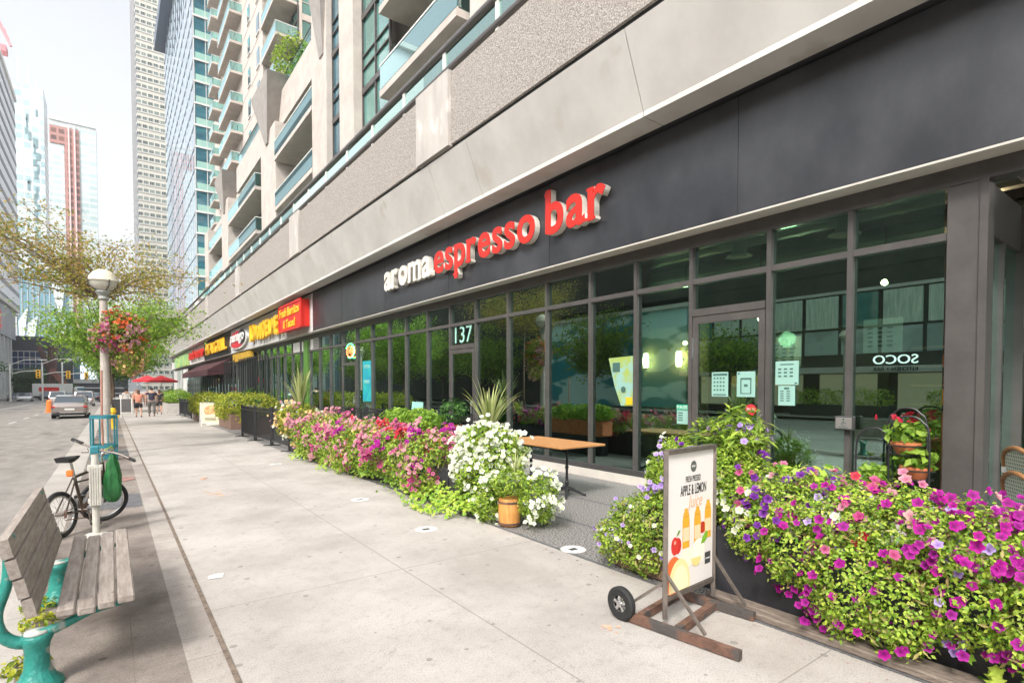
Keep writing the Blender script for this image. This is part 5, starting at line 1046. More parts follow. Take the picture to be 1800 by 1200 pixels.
# mint sandwich board by glass, potted plants beside door
t = empty('open_sign_board', (6.1, 12.0, 0), 'mint A board reading WE\'RE OPEN in front of the left glass', 'sandwich board')
MB().add([(5.95, 12.4, .0), (5.95, 11.75, 0), (6.05, 11.78, 1.22), (6.05, 12.34, 1.22), (5.97, 12.4, .0), (5.97, 11.75, 0), (6.07, 11.78, 1.22), (6.07, 12.34, 1.22)], [(0, 1, 2, 3), (7, 6, 5, 4), (2, 1, 5, 6), (3, 2, 6, 7), (0, 3, 7, 4)]).build('board', mat('mint_board', (.30, .62, .52), .5), t)
MB().add([(6.28, 12.4, .0), (6.28, 11.75, 0), (6.08, 11.78, 1.22), (6.08, 12.34, 1.22)], [(0, 1, 2, 3)]).build('rear_leaf', M['frame'], t); text("WE'RE OPEN", 'lettering', ink, t, (6.015, 12.32, .92), FR, w=.5, h=.11, depth=.004); text("i", 'lettering', ink, t, (5.98, 12.12, .3), FR, w=.1, h=.22, depth=.004)
# wicker chair at the right edge
def wicker(x, y, rz, label):
    t = empty('wicker_chair', (0, 0, 0), label, 'chair', 'wicker bistro chairs'); cane = mat('brown_cane', (.24, .10, .035), .5, c2=(.36, .18, .07), ns=20) if 'brown_cane' not in bpy.data.materials else bpy.data.materials['brown_cane']
    weave = bpy.data.materials.get('woven_seat') or facademat('woven_seat', .03, .03, (.55, .58, .48), (.06, .14, .10), (.10, .20, .15), vf=.5, hf=.5, grough=.6)
    a = MB().box(-.2, .2, -.2, .2, .44, .47, .01).build('seat', weave, t)
    bk = spline([(-.22, -.2, .42), (-.25, -.25, .7), (-.2, -.29, .88), (0, -.31, .95), (.2, -.29, .88), (.25, -.25, .7), (.22, -.2, .42)], 6); MB().tube(bk, .018, 8).build('back_hoop', cane, t)
    pan = MB(); 
    for k in range(len(bk)//2): p_, q_ = bk[k], bk[-1-k]; r_, s_ = bk[min(k+1, len(bk)//2)], bk[-1-min(k+1, len(bk)//2)]; pan.add([p_, q_, s_, r_], [(0, 1, 2, 3)])
    pan.build('woven_back', weave, t)
    for sx_ in (-1, 1):
        MB().tube(spline([(sx_*.24, -.26, .72), (sx_*.29, -.05, .68), (sx_*.26, .16, .66), (sx_*.22, .2, .45), (sx_*.22, .22, 0)], 5), .017, 8).build('arm', cane, t); MB().tube([(sx_*.2, -.2, .44), (sx_*.23, -.26, 0)], .017, 8).build('leg', cane, t)
        MB().lathe((sx_*.245, -.26, .73), [(.024, 0), (.024, .05)], 10).build('white_binding', M['white'], t); MB().lathe((sx_*.28, -.05, .655), [(.023, 0), (.023, .045)], 10).build('white_binding', M['white'], t)
    t.location = (x, y, 0); t.rotation_euler = (0, 0, rz); return t
w1 = wicker(5.62, .74, rad(215), 'brown wicker bistro chair with woven green back at the right edge'); w2 = copy_tree(w1); w2.location = (5.72, .76, .18); w2['label'] = 'second wicker bistro chair stacked above the first at the right edge'
# ================= planters =================
def planter(name, label, box, bl, nleaf, lsize, lm, group=None, bm='planter', zmin=.02, mats=None, tpl=LEAF):
    x0, x1, y0, y1, h = box; z = G((y0+y1)/2)
    t = empty(name, ((x0+x1)/2, (y0+y1)/2, z), label, 'planter', group); o = MB().box(x0, x1, y0, y1, z+.01, z+h, .012).build('planter_box', M[bm], t); MB().box(x0+.03, x1-.03, y0+.03, y1-.03, z+h+.002, z+h+.02).build('soil', M['soil'], t)
    foliage('leaves', bl, nleaf, lsize, M[lm], t, zmin=z+zmin, tpl=tpl)
    return t
def chain(xc, ys, zc, rx, ry, rz, jx=.08, jz=.06, seed=1):
    r = random.Random(seed); return [(xc+r.uniform(-jx, jx), y, zc+r.uniform(-jz, jz), rx*r.uniform(.85, 1.15), ry, rz*r.uniform(.85, 1.15)) for y in ys]
# near magenta planter (right)
bl = [(3.98, 2.18, .74, .34, .30, .30), (3.95, 1.85, .72, .36, .32, .28), (3.92, 1.55, .70, .38, .32, .28), (3.92, 1.2, .68, .40, .34, .30), (3.9, .85, .66, .40, .34, .29), (3.9, .5, .66, .42, .34, .28), (3.9, .1, .64, .42, .34, .28),
      (3.70, 1.75, .50, .22, .24, .26), (3.62, 1.42, .38, .20, .26, .32), (3.62, 1.15, .34, .18, .24, .28), (3.66, .85, .46, .22, .24, .24), (3.62, .55, .46, .2, .22, .30), (3.72, 2.08, .58, .18, .2, .22)]
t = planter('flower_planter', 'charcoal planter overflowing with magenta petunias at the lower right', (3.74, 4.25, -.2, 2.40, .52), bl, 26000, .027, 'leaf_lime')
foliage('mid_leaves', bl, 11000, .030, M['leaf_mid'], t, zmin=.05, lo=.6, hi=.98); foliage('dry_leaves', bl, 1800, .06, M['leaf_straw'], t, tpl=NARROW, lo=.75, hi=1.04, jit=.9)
fr = (-.75, -.35, .45)
flowers(bl[2:7]+bl[7:12], 400, .027, M['p_mag'], t, zmin=.12, front=fr, off=1.10); flowers(bl[3:7]+bl[8:12], 210, .029, M['p_mag'], t, zmin=.12, front=fr, off=1.10, clump=3)
flowers(bl[0:2]+bl[12:], 110, .029, M['p_purple'], t, front=fr, off=1.1); flowers(bl[0:3], 64, .028, M['p_white'], t, front=fr, off=1.1, clump=4); flowers(bl[0:4], 70, .029, M['p_pink'], t, front=fr, off=1.1); flowers(bl[5:7], 10, .04, M['p_white'], t, front=fr, off=1.1, clump=4); flowers(bl[1:6], 12, .03, M['p_red'], t, front=fr, off=1.08, clump=2); flowers(bl[1:7]+bl[8:12], 60, .028, M['p_lilac'], t, zmin=.12, front=fr, off=1.10); flowers(bl[1:7], 40, .030, M['p_rose'], t, front=fr, off=1.1, clump=3); flowers(bl[1:6], 12, .032, M['p_rose'], t, front=fr, off=1.08, clump=2)
ivyb = [(3.70, .62, .18, .16, .22, .20), (3.62, .55, .10, .14, .2, .12), (3.85, 2.35, .95, .0, .0, .0)]
P, N = blobs(ivyb[:2], 46, zmin=.03); V, F = scatter(IVY, P, N*.4+np.array([-.7, -.5, .5]), .062*NR.uniform(.8, 1.2, 46), .3, droop=.4); npmesh('ivy_leaves', V, F, M['leaf_lime'], t)
P, N = blobs([(3.95, 1.75, 1.0, .16, .24, .05), (3.9, 0.55, .95, .1, .2, .04)], 30); V, F = scatter(IVY, P, N*.4+np.array([-.4, -.5, .7]), .06*NR.uniform(.8, 1.2, 30), .3); npmesh('ivy_leaves', V, F, M['leaf_lime'], t)
# purple and lilac planter behind the sign
bl = [(4.0, 2.80, .76, .34, .34, .30), (4.0, 2.5, .80, .30, .24, .34), (4.0, 3.02, .80, .22, .20, .24), (4.08, 2.36, 1.10, .18, .15, .22), (4.0, 2.92, 1.04, .14, .18, .12)]
t = planter('flower_planter', 'tall planter of lilac and purple flowers behind the juice sign', (3.76, 4.25, 2.46, 3.12, .55), bl, 12000, .026, 'leaf_lime')
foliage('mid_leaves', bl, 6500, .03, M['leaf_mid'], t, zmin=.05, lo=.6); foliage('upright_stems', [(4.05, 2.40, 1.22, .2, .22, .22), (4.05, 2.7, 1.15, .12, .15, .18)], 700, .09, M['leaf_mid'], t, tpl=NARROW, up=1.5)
flowers(bl, 170, .026, M['p_lilac'], t, front=fr, off=1.1, clump=6); flowers(bl[3:]+[(4.05, 2.42, 1.3, .14, .16, .12)], 70, .018, M['p_lilac'], t, off=1.05, clump=10); flowers(bl[:2], 50, .028, M['p_purple'], t, front=fr, off=1.1, clump=3); flowers(bl, 26, .022, M['p_white'], t, front=fr, off=1.1, clump=4)
# small planter left of the sign
bl = [(3.72, 3.1, .42, .26, .26, .24), (3.66, 2.85, .44, .26, .24, .26), (3.6, 3.25, .26, .22, .2, .2), (3.6, 2.95, .22, .2, .24, .2)]
t = planter('flower_planter', 'small low planter of sparse lilac flowers left of the juice sign', (3.58, 3.95, 2.72, 3.3, .32), bl, 5200, .030, 'leaf_mid', bm='boxred')
foliage('lime_leaves', bl, 1900, .028, M['leaf_lime'], t); foliage('dry_leaves', bl, 500, .06, M['leaf_straw'], t, tpl=NARROW); flowers(bl, 20, .022, M['p_lilac'], t, front=fr, off=1.1); flowers(bl, 14, .022, M['p_white'], t, front=fr, off=1.1)
# timber edging board under the near planters
tag(MB().box(3.52, 3.60, -.2, 2.0, .004, .05, .008).box(3.62, 3.72, -.2, 2.4, .004, .045, .008).build('timber_edging', M['oldwood'], loc=(3.6, 1, 0)), 'weathered grey timber edging boards below the magenta planter', 'timber')
# pink petunia row
ys = [6.9+.62*k for k in range(11)]
bl = chain(3.74, ys, .66, .38, .46, .30, seed=3)+chain(3.50, [7.0+.7*k for k in range(9)], .42, .24, .46, .32, seed=5)
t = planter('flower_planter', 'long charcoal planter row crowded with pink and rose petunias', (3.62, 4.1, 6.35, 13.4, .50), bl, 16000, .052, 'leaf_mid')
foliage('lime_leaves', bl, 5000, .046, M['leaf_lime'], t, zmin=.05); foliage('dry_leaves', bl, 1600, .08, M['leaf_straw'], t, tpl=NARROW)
fr2 = (-.7, -.5, .4)
flowers(bl, 1500, .034, M['p_pink'], t, zmin=.2, front=fr2, off=1.05, clump=16); flowers(bl, 1500, .034, M['p_rose'], t, zmin=.15, front=fr2, off=1.05, clump=14); flowers(bl[:11], 300, .034, M['p_mag'], t, front=fr2, off=1.06, clump=15); flowers(bl[:11], 260, .034, M['p_red'], t, front=fr2, off=1.06, clump=13); flowers(bl, 160, .03, M['p_cream'], t, front=fr2, off=1.05, clump=8)
flowers(bl[:4], 160, .034, M['p_red'], t, front=fr2, off=1.06, clump=20)
# greenery at back of the row
t = empty('leafy_planter', (4.6, 9.3, 0), 'terracotta trough of pale green leaves behind the pink petunia row', 'planter'); MB().box(4.45, 4.8, 8.6, 10.4, .45, .80, .02).build('trough', M['terra'], t); MB().box(4.5, 4.75, 8.7, 10.3, 0, .449).build('stand', M['black'], t); foliage('leaves', [(4.6, 9.0, .98, .28, .55, .2), (4.6, 9.9, .96, .28, .6, .2)], 1500, .09, M['leaf_tree'], t)
# lime ivy along the base
def ivy(y0, y1, n, m_, size, label, xw=.26, seed=0):
    r = np.random.default_rng(seed); y = r.uniform(y0, y1, n); ph = .5+.5*np.sin(y*3.1+seed); x = 3.60-np.abs(r.normal(0, 1, n))*xw*(.45+.55*ph); x = np.maximum(x, 3.12); z = .03+np.clip((x-3.25)*.75, 0, .4)*r.uniform(.3, 1.0, n)+r.uniform(0, .05, n)
    P = np.stack([x, y, z], 1); N = np.tile([-.45, -.25, .85], (n, 1)); V, F = scatter(IVY, P, N, size*r.uniform(.7, 1.25, n), .35, droop=.25); o = npmesh('trailing_ivy', V, F, m_, None, loc=(3.5, (y0+y1)/2, 0)); return tag(o, label, 'ivy', 'ivy trailing along the planter base')
ivy(5.35, 7.4, 900, M['leaf_lime'], .052, 'bright lime ivy mat at the near end of the pink row', .24, 1); ivy(7.3, 9.0, 420, M['leaf_tree'], .05, 'darker green ivy trailing midway along the pink row', .15, 4); ivy(8.9, 13.0, 1100, M['leaf_lime'], .055, 'lime ivy trailing along the far half of the pink row', .18, 7)
n_ = 170; yy = NR.uniform(.9, 12.5, n_); P = np.stack([3.45-np.abs(NR.normal(0, .13, n_)), yy, np.full(n_, .008)], 1)
V, F = scatter(LEAF, P, np.tile([0, 0, 1.], (n_, 1)), .022*NR.uniform(.5, 1.3, n_), .12); o = npmesh('fallen_petals', V, F, leafmat('fallen_petal_colours', [(.45, .05, .25), (.30, .22, .10), (.55, .35, .4), (.2, .14, .06), (.5, .5, .42)], .1), None, loc=(3.4, 5, 0)); tag(o, 'fallen petals and dry leaf bits on the sidewalk below the flower planters', 'litter', None, 'stuff')
# white petunia urn with spiky plant
bl = [(3.85, 5.72, .76, .38, .36, .33), (3.82, 5.7, .54, .38, .36, .33), (3.78, 5.90, .62, .34, .26, .32), (3.9, 5.5, .70, .34, .3, .34), (3.75, 5.6, .98, .26, .26, .16)]
t = planter('flower_planter', 'charcoal planter mounded with white petunias under a spiky plant', (3.62, 4.1, 5.32, 6.3, .50), bl, 6500, .038, 'leaf_lime'); foliage('mid_leaves', bl, 3000, .04, M['leaf_mid'], t)
flowers(bl, 560, .032, M['p_white'], t, zmin=.3, front=fr2, off=1.07, clump=6); flowers(bl, 240, .032, M['p_white'], t, zmin=.25, front=fr2, off=1.08)
s_ = empty('spiky_plant', (3.9, 5.75, .95), 'spiky striped dracaena rising from the white petunia mound', 'plant'); blades('blades', (3.9, 5.75, .95), 62, .78, .026, M['blade'], s_, seed=4); MB().tube([(3.9, 5.75, .6), (3.9, 5.75, 1.0)], .03, 8).build('stem', M['bark'], s_)
s_ = empty('spiky_plant', (3.75, 13.8, .9), 'spiky striped dracaena at the far end of the pink row', 'plant'); blades('blades', (3.75, 13.8, .95), 60, 1.15, .04, M['blade'], s_, spread=.9, seed=9); MB().tube([(3.75, 13.8, .5), (3.75, 13.8, 1.0)], .03, 8).build('stem', M['bark'], s_)
bl = [(3.70, 13.85, .88, .48, .5, .32), (3.62, 13.9, .62, .4, .4, .3)]
t = planter('flower_planter', 'planter of yellow green leaves and cream flowers at the far end of the row', (3.6, 4.1, 13.5, 14.2, .55), bl, 2600, .06, 'leaf_yel'); flowers(bl, 240, .036, M['p_cream'], t, front=fr2, clump=6); flowers(bl, 160, .036, M['p_rose'], t, front=fr2, clump=6); flowers(bl, 80, .036, M['p_white'], t, front=fr2, clump=5)
# barrel
t = empty('barrel_planter', (3.72, 5.0, 0), 'orange wooden barrel pot of white flowers and grass at the patio corner', 'planter')
MB().lathe((3.66, 4.98, .008), [(.105, 0), (.12, .02), (.132, .16), (.125, .30), (.122, .315)], 22).build('barrel', M['barrel'], t); m = MB()
for z in (.03, .27): m.lathe((3.66, 4.98, z), [(.118, 0), (.132, 0), (.134, .022), (.118, .022)], 24, caps=False)
m.build('hoop', M['rust'], t)
bl = [(3.66, 5.0, .50, .26, .26, .16), (3.86, 4.72, .34, .24, .24, .28), (3.52, 5.22, .30, .16, .16, .28), (3.95, 4.85, .22, .2, .24, .2), (3.56, 5.25, .14, .13, .13, .14)]
foliage('leaves', bl, 3600, .034, M['leaf_mid'], t, zmin=.02); foliage('lime_leaves', bl, 1700, .032, M['leaf_lime'], t, zmin=.02); flowers(bl[1:3]+bl[4:], 150, .028, M['p_white'], t, front=fr2, off=1.1, clump=8); flowers(bl, 36, .027, M['p_white'], t, front=fr2, off=1.1, clump=3); blades('grass_blades', (3.72, 4.95, .55), 16, .42, .014, M['blade'], t, spread=1.1, droop=1.0, seed=12)
# potted plant beside left door, trough etc.
t = empty('potted_plant', (6.2, 10.6, 0), 'dark leafy plant in a terracotta pot beside the left door', 'plant'); MB().lathe((6.2, 10.6, .5), [(.14, 0), (.19, .2), (.20, .24)], 16).build('pot', M['terra'], t); MB().lathe((6.2, 10.6, 0), [(.16, 0), (.16, .5)], 12).build('stand', M['black'], t); foliage('leaves', [(6.2, 10.6, 1.0, .28, .34, .3)], 500, .09, M['leaf_dark'], t); foliage('low_leaves', [(6.2, 11.3, .35, .3, .4, .35)], 500, .08, M['leaf_mid'], t)
# wrought iron rack with terracotta pots inside the glass
RK = empty('plant_rack', (6.5, 2.1, 0), 'curly wrought iron plant rack standing at the glass near the corner column', 'plant rack'); m = MB()
for x, y, zt in ((6.42, 1.97, 1.30), (6.52, 2.02, 1.38), (6.48, 2.30, 1.16)): m.tube(spline([(x, y+.16, 0), (x, y+.17, zt-.25), (x, y+.11, zt-.05), (x, y, zt), (x, y-.11, zt-.05), (x, y-.17, zt-.25), (x, y-.16, 0)], 6), .010, 6)
m.build('arched_bars', M['black'], RK); m = MB()
for y, z in ((1.93, .66), (2.02, .90), (2.28, .46)): m.lathe((6.5, y, z), [(.14, 0), (.15, .012)], 18).tube([(6.5+.16*math.cos(a*.35), y+.16*math.sin(a*.35), z+.10) for a in range(19)], .006, 4)
m.build('shelf', M['black'], RK)
for i, (y, z, lb) in enumerate(((1.93, .675, 'right terracotta pot of green leaves on the iron rack'), (2.02, .915, 'upper terracotta pot with red flowers on the iron rack'), (2.28, .475, 'left terracotta pot of broad leaves on the iron rack'))):
    t = empty('potted_plant', (6.5, y, z), lb, 'plant', 'terracotta pots on the iron rack'); MB().lathe((6.5, y, z), [(.08, 0), (.125, .09), (.14, .095), (.14, .12), (.12, .12)], 22).build('pot', M['terra'], t); foliage('leaves', [(6.5, y, z+.20, .15, .17, .11)], 130, .085, M['leaf_tree'], t)
    if i == 1: flowers([(6.45, y, z+.34, .12, .14, .06)], 10, .035, M['p_red'], t, clump=3)
t = empty('potted_plant', (7.5, 2.45, 0), 'tall dark bushy plant in a grey bucket behind the iron rack', 'plant'); MB().lathe((7.5, 2.55, .4), [(.13, 0), (.17, .35)], 16).build('bucket', mat('grey_bucket', (.06, .07, .09), .5), t); MB().lathe((7.5, 2.55, 0), [(.2, 0), (.2, .4)], 12).build('stand', M['black'], t); foliage('leaves', [(7.5, 2.55, .98, .2, .22, .30)], 900, .06, M['leaf_dark'], t, tpl=NARROW)
# yellow green planters far up the pavement
def yplanter(y0, y1, label, x0=3.7, seed=0, lm='leaf_yel', hz=1.28):
    bl = [(x0+.35, y, G(y)+hz-.25, .62, .7, .42) for y in np.arange(y0+.3, y1, .75)]+[(x0+.1, y, G(y)+.72, .35, .5, .4) for y in np.arange(y0+.5, y1, .9)]
    t = planter('shrub_planter', label, (x0, x0+.7, y0, y1, .62), bl, int(950*(y1-y0)), .10, lm, 'yellow green planter boxes', 'boxred'); return t
yplanter(28.2, 32.8, 'brown planter box of yellow green shrubs left of the pizza board', 3.45); yplanter(23.6, 26.4, 'brown planter box of yellow green shrubs right of the pizza board', 3.75); yplanter(20.3, 22.4, 'nearest yellow green shrub planter by the fence corner', 3.9)
bl = [(3.7+.1*math.sin(k), 43+1.1*k, G(44)+1.05, .8, .8, .55) for k in range(7)]
t = planter('shrub_planter', 'pale stone planter of green shrubs and white blooms near the walkers', (3.0, 4.4, 42.2, 49.5, .72), bl, 5000, .11, 'leaf_tree', bm='stonepl'); flowers(bl, 160, .07, M['p_white'], t, clump=4)
MB().box(4.3, 4.7, 23, 23.5, 0, .9).build('pot_pillar', M['stonepl'], empty('stone_urn', (4.5, 23.2, 0), 'pale stone urn with dark plant beside the fence corner', 'urn'))
foliage('leaves', [(4.5, 23.2, 1.2, .4, .4, .35)], 300, .1, M['leaf_dark'], bpy.data.objects['stone_urn'])
# ================= trees =================
def tree(name, label, base, trunk_h, tips_fn, leafm, nleaf, lsize, r0, seed, bl=None, group=None, sub=3, spread=.35):
    r = random.Random(seed); t = empty(name, base, label, 'tree', group); m = MB(); B = Vector(base); fork = B+Vector((0, 0, trunk_h)); m.tube([B, B.lerp(fork, .5)+Vector((.03, .02, 0)), fork], [r0, r0*.85, r0*.7], 10); m.build('trunk', M['bark'], t, smooth=True)
    lb = MB(); ends = []
    for tip in tips_fn(r):
        tp = Vector(tip); mid = fork.lerp(tp, .5)+Vector((r.uniform(-.2, .2), r.uniform(-.2, .2), r.uniform(.0, .35))); pts = [Vector(p_) for p_ in spline([tuple(fork), tuple(mid), tuple(tp)], 4)]
        n_ = len(pts); lb.tube(pts, [r0*.45*(1-.85*i/n_) for i in range(n_)], 6)
        for i in range(2, n_):
            for q in range(sub):
                d_ = Vector((r.uniform(-1, 1), r.uniform(-1, 1), r.uniform(-.45, .6))).normalized()*r.uniform(.4, 1.0)*spread*2; e = pts[i]+d_; lb.tube([pts[i], pts[i]+d_*.5+Vector((0, 0, .05)), e], [r0*.12, r0*.07, r0*.03], 4, False); ends.append((pts[i]+d_*.55)); ends.append(e)
    lb.build('branches', M['bark'], t)
    E = np.array([tuple(e) for e in ends]); k = NR.integers(0, len(E), nleaf); P = E[k]+NR.normal(0, 1, (nleaf, 3))*np.array([spread, spread, spread*.38])*.62
    N = NR.normal(0, .5, (nleaf, 3))+np.array([0, 0, .8]); V, F = scatter(LEAF, P, N, lsize*NR.uniform(.6, 1.3, nleaf), .5); npmesh('crown', V, F, leafm, t); return t
def tips_gold(r):
    out = []
    for k in range(16): out.append((-3.9+5.4*(k/15)+r.uniform(-.3, .3), 18.3+r.uniform(-.8, 2.2), 5.0+r.uniform(-.6, 1.3)-(.45 if k > 12 else 0)))
    out += [(2.1, 18.2, 4.75), (1.5, 18.6, 4.85), (-2.0, 18.2, 4.3), (-3.0, 18.2, 6.0), (-1.7, 18.4, 6.2), (-2.2, 18.5, 5.6), (-1.0, 18.2, 5.6), (-.6, 18.4, 5.0)]; return out
tree('honey_locust', 'young tree with sparse gold leaves spreading behind the globe lamp', (-.13, 17.8, G(17.8)), 3.95, tips_gold, M['leaf_gold'], 9500, .08, .05, 5, sub=2, spread=.42)
def tips_green(cx, cy, z0, z1, rx, ry):
    def f(r):
        out = []
        for k in range(22): a = r.uniform(0, 6.28); q = r.uniform(.3, 1); out.append((cx+rx*q*math.cos(a), cy+ry*q*math.sin(a), z0+(z1-z0)*(1-.6*q)*r.uniform(.5, 1.1)+.1))
        return out
    return f
tree('locust_tree', 'bright green feathery tree beyond the hanging flower basket', (-.05, 29, G(29)), 2.7, tips_green(.35, 29, 3.1, 5.9, 3.2, 3.0), M['leaf_tree'], 15000, .12, .09, 8, sub=3, spread=.50, group='green trees along the kerb')
tree('locust_tree', 'second green tree farther along the kerb, low over the walkers', (.1, 48, G(48)), 2.8, tips_green(.9, 48, 2.6, 6.0, 3.4, 3.4), M['leaf_tree'], 12000, .17, .13, 18, sub=2, spread=.6, group='green trees along the kerb')
tree('locust_tree', 'third green tree deepest along the kerb', (.1, 66, G(66)), 2.8, tips_green(1, 66, 2.4, 6.5, 4, 4), M['leaf_dark'], 7000, .24, .13, 28, sub=2, spread=.8, group='green trees along the kerb')
tree('street_tree', 'green tree at the left edge beside the distant arena front', (-17.5, 118, G(118)), 2.8, tips_green(-17.5, 118, 3, 8, 3.5, 4), M['leaf_dark'], 5000, .35, .2, 38, sub=2, spread=1.0, group='green trees at the far crossing')
tree('street_tree', 'dark green tree behind the far traffic lights', (-15, 172, G(172)), 2.5, tips_green(-14.5, 172, 2, 6, 6, 4), M['leaf_dark'], 5000, .4, .2, 48, sub=2, spread=1.2, group='green trees at the far crossing')
for i, y in enumerate((1, 18.5, 44, 54, 64, 76, 30)): tree('opposite_tree', ['first', 'second', 'fourth', 'fifth', 'sixth', 'seventh', 'third'][i]+' leafy tree across the street, counted from the near end, mirrored in glass', (-16.6, y, 0), 2.2, tips_green(-16.4, y, 2.2, 8.5 if y > 25 else 5.2, 3.4 if y > 25 else 2.2, 4.2 if y > 25 else 2.4), M['leaf_wild'], 7000 if y > 25 else 3500, .24, .12, 60+i, sub=2, spread=.8, group='trees across the street')
for i, (y, w_) in enumerate(((3.5, 5), (10.5, 5))):
    t = empty('opposite_planter', (-18, y, 0), ['near', 'far'][i]+' dark planter across the street mirrored in the glass', 'planter'); MB().box(-18.4, -17.8, y, y+w_, 0, .6).build('planter_box', M['planter'], t); foliage('leaves', [(-18.1, y+.5+.9*k, 1.0, .5, .6, .5) for k in range(6)], 2200, .12, M['leaf_lime'], t)
# ================= red umbrellas =================
for i, (x, y, z, r_) in enumerate(((3.3, 52, 2.35, 1.15), (2.6, 57, 2.45, 1.1))):
    z += G(y); t = empty('patio_umbrella', (x, y, G(y)), ['nearer red umbrella above the pale stone planter', 'farther red umbrella with orange shade'][i], 'umbrella', 'red patio umbrellas'); m = MB(); n_ = 8
    V = [(x, y, z+.42)]+[(x+r_*math.cos(a*math.pi/4), y+r_*math.sin(a*math.pi/4), z) for a in range(8)]+[(x+r_*math.cos(a*math.pi/4), y+r_*math.sin(a*math.pi/4), z-.14) for a in range(8)]
    m.add(V, [(0, 1+a, 1+(a+1) % 8) for a in range(8)]+[(1+a, 9+a, 9+(a+1) % 8, 1+(a+1) % 8) for a in range(8)]); m.build('canopy', mat('red_canvas', (.60, .02, .03), .8), t); MB().tube([(x, y, G(y)), (x, y, z+.5)], .025, 8).build('pole', M['white'], t)
# ================= people =================
def skin_mesh(pts, edges, radii, name, m_, parent, sub=2):
    me = bpy.data.meshes.new(name); me.from_pydata([Vector(p_) for p_ in pts], edges, []); o = bpy.data.objects.new(name, me); col.objects.link(o); sk = o.modifiers.new('s', 'SKIN'); sk.use_smooth_shade = True
    for i, v in enumerate(me.skin_vertices[0].data): v.radius = radii[i] if isinstance(radii[i], tuple) else (radii[i],)*2; v.use_root = (i == 0)
    ss = o.modifiers.new('u', 'SUBSURF'); ss.levels = ss.render_levels = sub; bpy.context.view_layer.update(); me2 = bpy.data.meshes.new_from_object(o.evaluated_get(bpy.context.evaluated_depsgraph_get())); bpy.data.objects.remove(o); bpy.data.meshes.remove(me)
    return link(name, me2, m_, parent, smooth=True)
skinm = mat('skin', (.50, .29, .20), .6)
def person(x, y, label, top, bottom, hair, h=1.72, stride=.16, shorts=False, wide=1.0, long_hair=False, face=1, sleeve=True):
    z0 = G(y); k = h/1.72; t = empty('person', (x, y, z0), label, 'person', 'people on the pavement'); s = face
    def p(a, b, c): return (x+a*k*s, y+b*k*s, z0+c*k)
    W = wide
    J_ = {'pel': p(0, 0, .95), 'waist': p(0, 0, 1.10), 'chest': p(0, .01, 1.30), 'neckb': p(0, .0, 1.44), 'neck': p(0, .01, 1.50), 'head': p(0, .03, 1.60), 'crown': p(0, .02, 1.67)}
    pts = [J_[q] for q in ('pel', 'waist', 'chest', 'neckb', 'neck', 'head', 'crown')]; ed = [(i, i+1) for i in range(6)]; rd = [(.135*W, .105*W), (.125*W, .10*W), (.155*W, .11*W), (.08, .065), (.052, .052), (.085, .10), (.065, .08)]
    rd = [(a*k, b*k) for a, b in rd]
    for sg, st_ in ((-1, stride), (1, -stride)):
        b0 = len(pts); pts += [p(sg*.09*W, 0, .90), p(sg*.10*W, st_*.55+.03, .50), p(sg*.10*W, st_ - (.06 if st_ < 0 else 0), .09), p(sg*.105*W, st_+.10, .035)]; ed += [(0, b0), (b0, b0+1), (b0+1, b0+2), (b0+2, b0+3)]; rd += [(.088*k*W, .09*k*W), (.056*k, .058*k), (.038*k, .04*k), (.036*k, .03*k)]
        b0 = len(pts); pts += [p(sg*.19*W, 0, 1.41), p(sg*.235*W, -st_*.3-.02, 1.14), p(sg*.25*W, -st_*.75+.05, .90), p(sg*.25*W, -st_*.85+.07, .81)]; ed += [(3, b0), (b0, b0+1), (b0+1, b0+2), (b0+2, b0+3)]; rd += [(.052*k, .05*k), (.040*k, .04*k), (.028*k, .03*k), (.022*k, .036*k)]
        hb_ = p(sg*.25*W, -st_*.85+.07, .80)
        for fi in range(4):
            b1 = len(pts); pts += [(hb_[0], hb_[1]+(fi-1.5)*.018*k*s, hb_[2]-.03*k), (hb_[0]-sg*.01*s, hb_[1]+(fi-1.5)*.019*k*s, hb_[2]-(.085+.01*(fi in (1, 2)))*k)]; ed += [(b0+3, b1), (b1, b1+1)]; rd += [(.009, .009), (.007, .007)]
        b1 = len(pts); pts += [(hb_[0]-sg*.012*s, hb_[1]+.045*k*s, hb_[2]-.02*k)]; ed += [(b0+3, b1)]; rd += [(.009, .009)]
    skin_mesh(pts, ed, rd, 'body', skinm, t, 1)
    m = MB(); hx, hy, hz = J_['head']
    m.lathe((hx, hy+.09*k*s, hz-.0), [(.001, 0), (.014, .012), (.001, .05)], 6); fo = m.build('nose', skinm, t)
    m = MB()
    for e in (-1, 1): m.lathe((hx+e*.03*k, hy+.088*k*s, hz+.03*k), [(.001, -.008), (.010, 0), (.001, .008)], 8)
    m.box(hx-.022, hx+.022, hy+.09*k*s-.003, hy+.09*k*s+.003, hz-.045*k, hz-.038*k); m.build('eyes_and_mouth', mat('dark_features', (.08, .03, .025), .6) if 'dark_features' not in bpy.data.materials else bpy.data.materials['dark_features'], t)
    m = MB()
    for e in (-1, 1): m.lathe((hx+e*.088*k, hy-.005, hz+.005), [(.001, -.03), (.015, -.01), (.016, .015), (.001, .03)], 8)
    m.build('ears', skinm, t)
    # clothes
    cp = [p(0, 0, .90), p(0, 0, 1.08), p(0, .0, 1.30), p(0, 0, 1.42)]; ce = [(0, 1), (1, 2), (2, 3)]; cr_ = [(.165*k*W, .135*k*W), (.15*k*W, .125*k*W), (.175*k*W, .13*k*W), (.075*k, .065*k)]
    for sg, st_ in ((-1, stride), (1, -stride)):
        b0 = len(cp); cp += [p(sg*.19*W, 0, 1.40), p(sg*.225*W, -st_*.18-.01, 1.22 if sleeve else 1.3)]; ce += [(3 if False else 2, b0), (b0, b0+1)]; cr_ += [(.066*k, .062*k), (.062*k, .06*k)]
    skin_mesh(cp, ce, cr_, 'shirt', top, t, 2)
